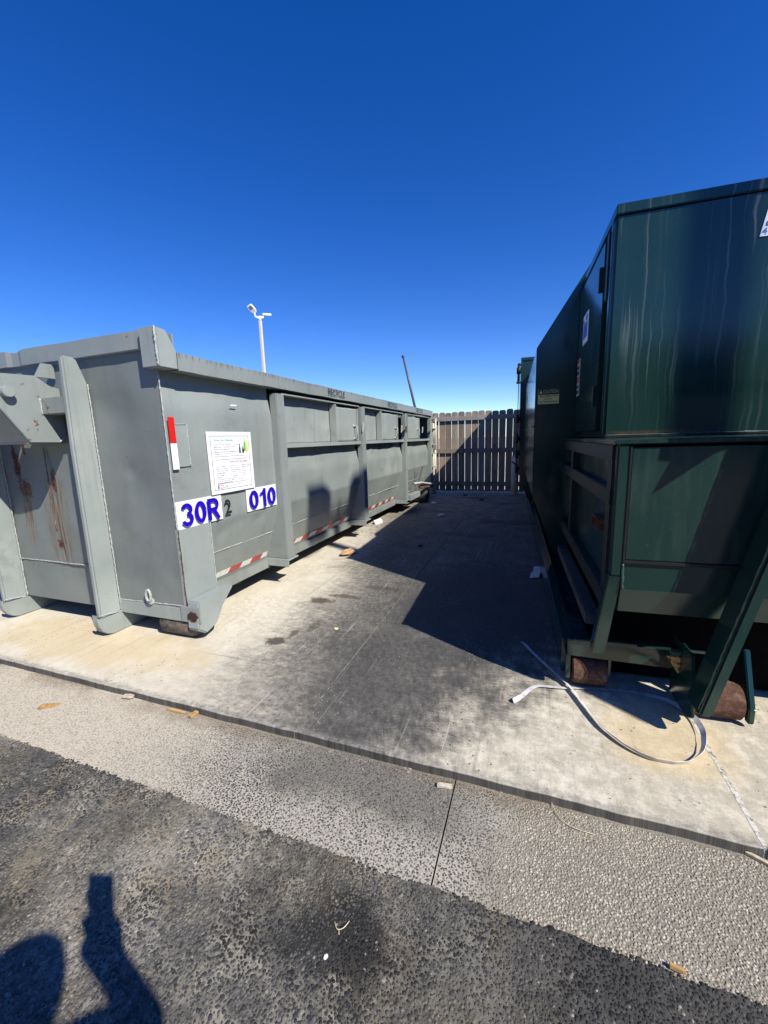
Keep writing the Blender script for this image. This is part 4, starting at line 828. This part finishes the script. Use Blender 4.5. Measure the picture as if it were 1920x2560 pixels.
# ------------------------------------------------------------------ LITTER
def strip(path, width, twist, th=.0012):
    pts = [Vector(p) for p in path]; n = len(pts); vs = []
    for i, p in enumerate(pts):
        d = (pts[min(i + 1, n - 1)] - pts[max(i - 1, 0)]).normalized(); s = d.cross(Vector((0, 0, 1))).normalized()
        t = twist(i / (n - 1)); w_ = s * math.cos(t) + Vector((0, 0, 1)) * math.sin(t)
        lift = abs(math.sin(t)) * width / 2; p = p + Vector((0, 0, lift)); nn = d.cross(w_).normalized() * th
        vs += [p - w_ * width / 2, p + w_ * width / 2, p + w_ * width / 2 + nn, p - w_ * width / 2 + nn]
    fs = []
    for i in range(n - 1):
        b = i * 4
        for j in range(4): fs.append((b + j, b + (j + 1) % 4, b + 4 + (j + 1) % 4, b + 4 + j))
    fs += [(0, 1, 2, 3), tuple(4 * (n - 1) + j for j in (3, 2, 1, 0))]
    return MB().add(vs, fs)
def smooth_path(ctrl, n):
    P = [Vector(c) for c in ctrl]; P = [P[0] * 2 - P[1]] + P + [P[-1] * 2 - P[-2]]; out = []
    for i in range(1, len(P) - 2):
        for j in range(n):
            t = j / n; a, b, c_, d = P[i - 1], P[i], P[i + 1], P[i + 2]
            out.append(.5 * ((2 * b) + (c_ - a) * t + (2 * a - 5 * b + 4 * c_ - d) * t * t + (3 * b - a - 3 * c_ + d) * t ** 3))
    out.append(P[-2]); return out
ctrl = [(-.042, 2.354, .012), (.075, 2.13, .02), (.179, 1.972, .012), (.24, 1.82, .008), (.296, 1.694, .004), (.402, 1.593, .003), (.526, 1.583, .004), (.613, 1.662, .010), (.655, 1.788, .016), (.645, 1.905, .012), (.57, 2.0, .006), (.45, 2.02, .004), (.32, 2.003, .004), (.16, 1.955, .006), (.035, 1.927, .008), (-.03, 1.83, .003), (-.062, 1.770, .002)]
pth = smooth_path(ctrl, 8); pth = [p + Vector((.0025 * nz(i * .37, 1), .0025 * nz(i * .41, 5), .003 * abs(nz(i * .3, 9)))) for i, p in enumerate(pth)]
tag(strip(pth, .022, lambda t: .25 + .9 * math.sin(t * 5.2) * math.sin(t * 3.1) + max(0, t - .93) * 14).build('plastic_strap', 'strap', None), 'long white plastic strapping band looped on the concrete by the rollers', 'strap')
def blob_mesh(name, mat, loc, sx, sy, sz, seed, n=10, m=7, crumple=.35):
    mb = MB(); rr = random.Random(seed)
    def f(u, v):
        t = 2 * math.pi * u; p = math.pi * (v - .5); r_ = 1 + crumple * nz(math.cos(t) * 1.7 * math.cos(p) + seed, math.sin(t) * 1.7, p * 1.3 + seed * 3)
        return (sx * r_ * math.cos(t) * math.cos(p), sy * r_ * math.sin(t) * math.cos(p), max(0, sz * (r_ * math.sin(p) * .6 + .6)))
    mb.sheet(f, n, m); o = mb.build(name, mat, None); o.location = loc; o.rotation_euler = (0, 0, rr.uniform(0, 6)); return o
tag(blob_mesh('paper_bag', 'kraft', (-1.86, 3.86, .001), .10, .065, .045, 3, 14, 8, .5), 'crumpled brown paper bag lying between the gray container and the big shadow', 'paper bag')
fm = MB().box(-.06, .06, -.04, .04, 0, .055).build('foam_block', 'foam', None, .006); fm.location = (-2.12, 5.45, .002); fm.rotation_euler = (.15, -.25, .6); tag(fm, 'white foam block by the second rib foot of the gray container', 'foam')
tag(blob_mesh('food_chip', 'chip', (-1.18, 2.215, .001), .014, .020, .006, 5), 'small yellow chip on the dark stained concrete', 'crumb')
cd_ = strip(smooth_path([(.02, 3.55, .004), (.03, 3.66, .012), (.045, 3.72, .004), (.05, 3.88, .006)], 5), .075, lambda t: .15).build('card_scrap', 'card', None); tag(cd_, 'pale folded card strip lying in the shade beside the compactor track', 'card')
for (x, y, a, l, w_, m_, z, lab) in ((-1.55, 1.285, .02, .105, .012, 'shim', -.034, 'orange wood sliver lying along the slab edge'), (-1.452, 1.292, 1.4, .05, .024, 'shim', -.030, 'short wood shim wedged upright against the slab edge'), (-1.875, 1.294, .15, .055, .03, 'bark', -.028, 'pale wood shim tucked against the slab edge left of the sliver'), (-2.20, 1.125, .5, .085, .042, 'leaf', -.0345, 'flat brown leaf on the pale apron at the left'), (-.27, 1.262, .1, .055, .018, 'bark', -.034, 'pale bark scrap beside the slab edge near the apron joint'), (.66, 1.285, -.5, .10, .012, 'twig', -.034, 'pale stick under the slab edge at the right'), (.345, .925, -.2, .032, .010, 'shim', -.031, 'orange cigarette filter on the edge of the asphalt')):
    pl_ = [(-l / 2, -w_ / 2), (l * .3, -w_ / 2 * R.uniform(.5, 1)), (l / 2, -w_ * .1), (l / 2 * R.uniform(.85, 1), w_ / 2), (-l * .2, w_ / 2 * R.uniform(.7, 1)), (-l / 2, w_ * .3)]
    o = MB().prism(pl_, 'z', 0, .003 if m_ == 'leaf' else .010).build({'shim': 'wood_shim', 'bark': 'bark_scrap', 'leaf': 'dry_leaf', 'twig': 'stick'}[m_], m_, None, .001); o.location = (x, y, z); o.rotation_euler = (.05 if m_ == 'leaf' else jit(.06), .1 if m_ == 'leaf' else 0, a); tag(o, lab, {'shim': 'wood scrap', 'bark': 'bark', 'leaf': 'leaf', 'twig': 'stick'}[m_])
o = MB().tube(smooth_path([(.08, 1.33, -.030), (.10, 1.27, -.028), (.14, 1.235, -.03), (.21, 1.23, -.032)], 4), .0014, 5).build('dry_twig', 'twig', None, 0, True); tag(o, 'thin bent twig just below the slab edge', 'twig')
gtw = MB().tube(smooth_path([(-.455, .757, -.031), (-.44, .742, -.029), (-.425, .748, -.027), (-.418, .770, -.031)], 4), .0014, 5); gtw.tube(smooth_path([(-.436, .744, -.029), (-.43, .733, -.030)], 3), .0012, 5); tag(gtw.build('straw', 'twig', None, 0, True), 'bent pale straw on the black asphalt patch', 'straw')
tag(blob_mesh('pebble', 'foam', (-.441, .683, -.0335), .005, .006, .004, 9), 'small white pebble on the asphalt below the straw', 'pebble')
# countless crumbs of trash and leaf litter
lm = MB(); RR = random.Random(21)
def crumb(x, y, z, s):
    a = RR.uniform(0, 6.3); pts = []
    for i in range(5):
        t = a + i * 1.257; r_ = s * RR.uniform(.5, 1.1); pts.append((x + r_ * math.cos(t), y + r_ * math.sin(t) * .7, z))
    h = s * RR.uniform(.15, .6); b = [(p[0], p[1], z + .0005 + h * RR.random()) for p in pts]; lm.add(pts + b, [(0, 1, 2, 3, 4), (9, 8, 7, 6, 5)] + [(i, (i + 1) % 5, 5 + (i + 1) % 5, 5 + i) for i in range(5)])
for _ in range(150): crumb(RR.gauss(-2.12, .12), RR.uniform(4.8, 8.6), .0005, RR.uniform(.006, .028))
for _ in range(60): crumb(RR.uniform(-1.9, 0), RR.uniform(7.2, 8.9), .0005, RR.uniform(.005, .02))
for _ in range(90): crumb(RR.uniform(-.85, -.20), RR.gauss(1.280, .016), -.0355, RR.uniform(.002, .008))
for _ in range(160): crumb(RR.uniform(-2.6, .7), 1.303 - abs(RR.gauss(0, .012)), -.0355, RR.uniform(.001, .005))
for _ in range(40): crumb(RR.gauss(.25, .4), RR.uniform(1.35, 1.9), .0005, RR.uniform(.0015, .005))
for _ in range(110): crumb(RR.uniform(-1.6, .2), RR.uniform(1.4, 4.5), .0005, RR.uniform(.0015, .005))
tag(lm.build('litter_crumbs', 'litter', None), 'scattered crumbs of leaf litter and grit on the concrete', 'litter', kind='stuff')
for (x, y, s, m_, lab) in ((-1.35, 8.5, .05, 'soot', 'small dark heap of trash at the foot of the fence'), (-1.75, 7.35, .07, 'foam', 'crumpled pale plastic scrap in the shade behind the gray container'), (-.95, 7.9, .06, 'soot', 'flat black scrap in the shade before the fence'), (-2.05, 7.75, .06, 'card', 'pale crushed cup beside the rear of the gray container'), (-1.35, 6.2, .06, 'card', 'crumpled clear wrapper in the shade beside the joint'), (-1.20, 4.35, .04, 'soot', 'small black rag in the shade left of the slab joint')):
    tag(blob_mesh('trash_scrap', m_, (x, y, .001), s, s * .7, s * .45, int(x * -100) % 50, 12, 7, .6), lab, 'trash')

# ------------------------------------------------------------------ BUILDING BEHIND, PHOTOGRAPHER
bd = empty('store_building', (3, -17, -.1)); tag(bd, 'low tan store building across the asphalt behind the photographer', 'building')
MB().box(-22, 24, -12, 0, 0, 5.0).build('wall', 'wallb', bd, .02)
MB().box(-22.2, 24.2, -12.2, .15, 5.0, 5.3).build('parapet', 'trim', bd, .02)
for x in (-14, -6, 9, 16): wd = MB().box(x, x + 3, .0, .05, 1.0, 3.2).build('window', 'trim', bd); MB().box(x + .1, x + 2.9, .05, .07, 1.1, 3.1).build('pane', 'glass', wd)
dd = MB().box(1, 3.2, 0, .06, 0, 2.5).build('door', 'trim', bd); MB().box(2.9, 3.0, .06, .12, 1.0, 1.3).build('handle', 'bare', dd)

pe = empty('person', (.40, -.42, -.034)); tag(pe, 'person in dark clothes holding up a phone, known only by the shadow on the asphalt', 'person')
PB = Vector(pe.location)
def skin(name, chains, mat, parent, sub=2):
    vs, es, rs = [], [], []; idx = {}
    for ch in chains:
        prev = None
        for (p, r) in ch:
            key = tuple(round(c, 4) for c in p)
            if key not in idx: idx[key] = len(vs); vs.append(Vector(p) - PB); rs.append(r)
            if prev is not None: es.append((prev, idx[key]))
            prev = idx[key]
    me = bpy.data.meshes.new(name); me.from_pydata([tuple(v) for v in vs], es, []); me.materials.append(M[mat])
    o = bpy.data.objects.new(name, me); C.objects.link(o); o.parent = parent
    o.modifiers.new('skin', 'SKIN'); sv = me.skin_vertices[0].data
    for i, r in enumerate(rs): sv[i].radius = (r, r) if not isinstance(r, tuple) else r
    sv[0].use_root = True
    q = o.modifiers.new('sub', 'SUBSURF'); q.levels = sub; q.render_levels = sub
    for p in me.polygons: p.use_smooth = True
    return o
pel = ((.41, -.43, .90), .13); ch_ = ((.40, -.42, 1.22), .14); nk = ((.375, -.40, 1.40), .058); hb = ((.365, -.385, 1.49), .105); ht = ((.345, -.37, 1.61), .11)
shr = ((.43, -.29, 1.33), .070); shl = ((.27, -.50, 1.345), .055)
elr = ((.385, -.15, 1.17), .037); wrr = ((.125, -.068, 1.120), .034)
ell = ((.20, -.55, 1.06), .042); wrl = ((.22, -.42, .84), .028); hl = ((.225, -.38, .76), .035)
hipr = ((.49, -.38, .86), .09); hipl = ((.33, -.48, .86), .09); knr = ((.50, -.36, .48), .06); knl = ((.34, -.47, .48), .06); anr = ((.51, -.39, .06), .042); anl = ((.345, -.50, .06), .042); tor = ((.44, -.24, .01), .035); tol = ((.275, -.35, .01), .035)
body = skin('body', [[pel, ch_, nk, hb, ht], [ch_, shr, elr, wrr, ((.064, -.044, 1.158), .072)], [ch_, shl, ell, wrl, hl], [pel, hipr, knr, anr, tor], [pel, hipl, knl, anl, tol]], 'skin', pe)
# fingers of both hands
F = []
for i, (z, l) in enumerate(((1.184, .9), (1.164, 1.0), (1.144, .95), (1.124, .8))):
    F.append([((.062, -.040, z - .005), .009), ((.070, -.012, z), .0085), ((.045, .0, z), .008), ((-.026 + .05 * (1 - l), -.010, z), .012)])
for i, ch in enumerate(F): skin('finger', [ch], 'skin', body, 1)
skin('thumb', [[((.06, -.055, 1.115), .011), ((.035, -.052, 1.14), .010), ((.008, -.040, 1.155), .008)]], 'skin', body, 1)
for i in range(4):
    x = .205 + .014 * i; skin('finger', [[((x, -.385 + .004 * i, .75), .009), ((x - .004, -.372, .71), .0085), ((x - .006, -.378, .675 - .006 * (i % 2)), .007)]], 'skin', body, 1)
skin('thumb', [[((.20, -.36, .78), .011), ((.19, -.345, .74), .009), ((.192, -.345, .715), .008)]], 'skin', body, 1)
skin('shirt', [[((.41, -.43, .93), .15), ((.40, -.42, 1.2), .16), ((.385, -.405, 1.35), .09)], [((.40, -.42, 1.2), .16), ((.43, -.29, 1.33), .078), ((.425, -.26, 1.29), .055)], [((.40, -.42, 1.2), .16), ((.27, -.50, 1.345), .072), ((.235, -.525, 1.21), .06)]], 'shirt', body)
skin('trousers', [[((.41, -.43, .90), .145), ((.49, -.38, .84), .105), ((.50, -.36, .48), .08), ((.51, -.39, .12), .065)], [((.41, -.43, .90), .145), ((.33, -.48, .84), .105), ((.34, -.47, .48), .08), ((.345, -.50, .12), .065)]], 'trouser', body)
for a in (((.51, -.40, .02), (.44, -.22, .0)), ((.345, -.51, .02), (.275, -.33, .0))): skin('shoe', [[(a[0], .05), (a[1], .042)]], 'shoe', body, 1)
skin('hair', [[((.385, -.41, 1.53), .088), ((.36, -.39, 1.63), .093)]], 'hair', body)
fd = Vector((-.45, .89, 0)).normalized(); fs_ = Vector((.89, .45, 0)); hc_ = Vector((.35, -.372, 1.55))
skin('nose', [[(tuple(hc_ + fd * .07 + Vector((0, 0, .01))), .010), (tuple(hc_ + fd * .088 + Vector((0, 0, -.02))), .013)]], 'skin', body, 1)
for s in (-1, 1):
    e1 = hc_ + fd * .083 + fs_ * .032 * s + Vector((0, 0, .018)); skin('eye', [[(tuple(e1), .010), (tuple(e1 + fs_ * .008), .009)]], 'hair', body, 1)
    e2 = hc_ + fs_ * .07 * s; skin('ear', [[(tuple(e2 + Vector((0, 0, .02))), .014), (tuple(e2 - Vector((0, 0, .025))), .010)]], 'skin', body, 1)
mt = hc_ + fd * .085 + Vector((0, 0, -.055)); skin('mouth', [[(tuple(mt - fs_ * .022), .005), (tuple(mt + fs_ * .022), .005)]], 'redink', body, 1)
ph = MB().box(-.010, .062, -.0045, .0045, -.115, .042)
pm = Matrix.Translation(Vector((0, 0, 1.2)) - f2 * .009) @ Matrix(((r3.x, -f2.x * -1, u3.x, 0), (r3.y, f2.y, u3.y, 0), (r3.z, f2.z, u3.z, 0), (0, 0, 0, 1)))
po = ph.build('phone', 'phone', None, .002); po.matrix_world = pm; tag(po, 'black phone held up by the photographer, known only by its shadow', 'phone')
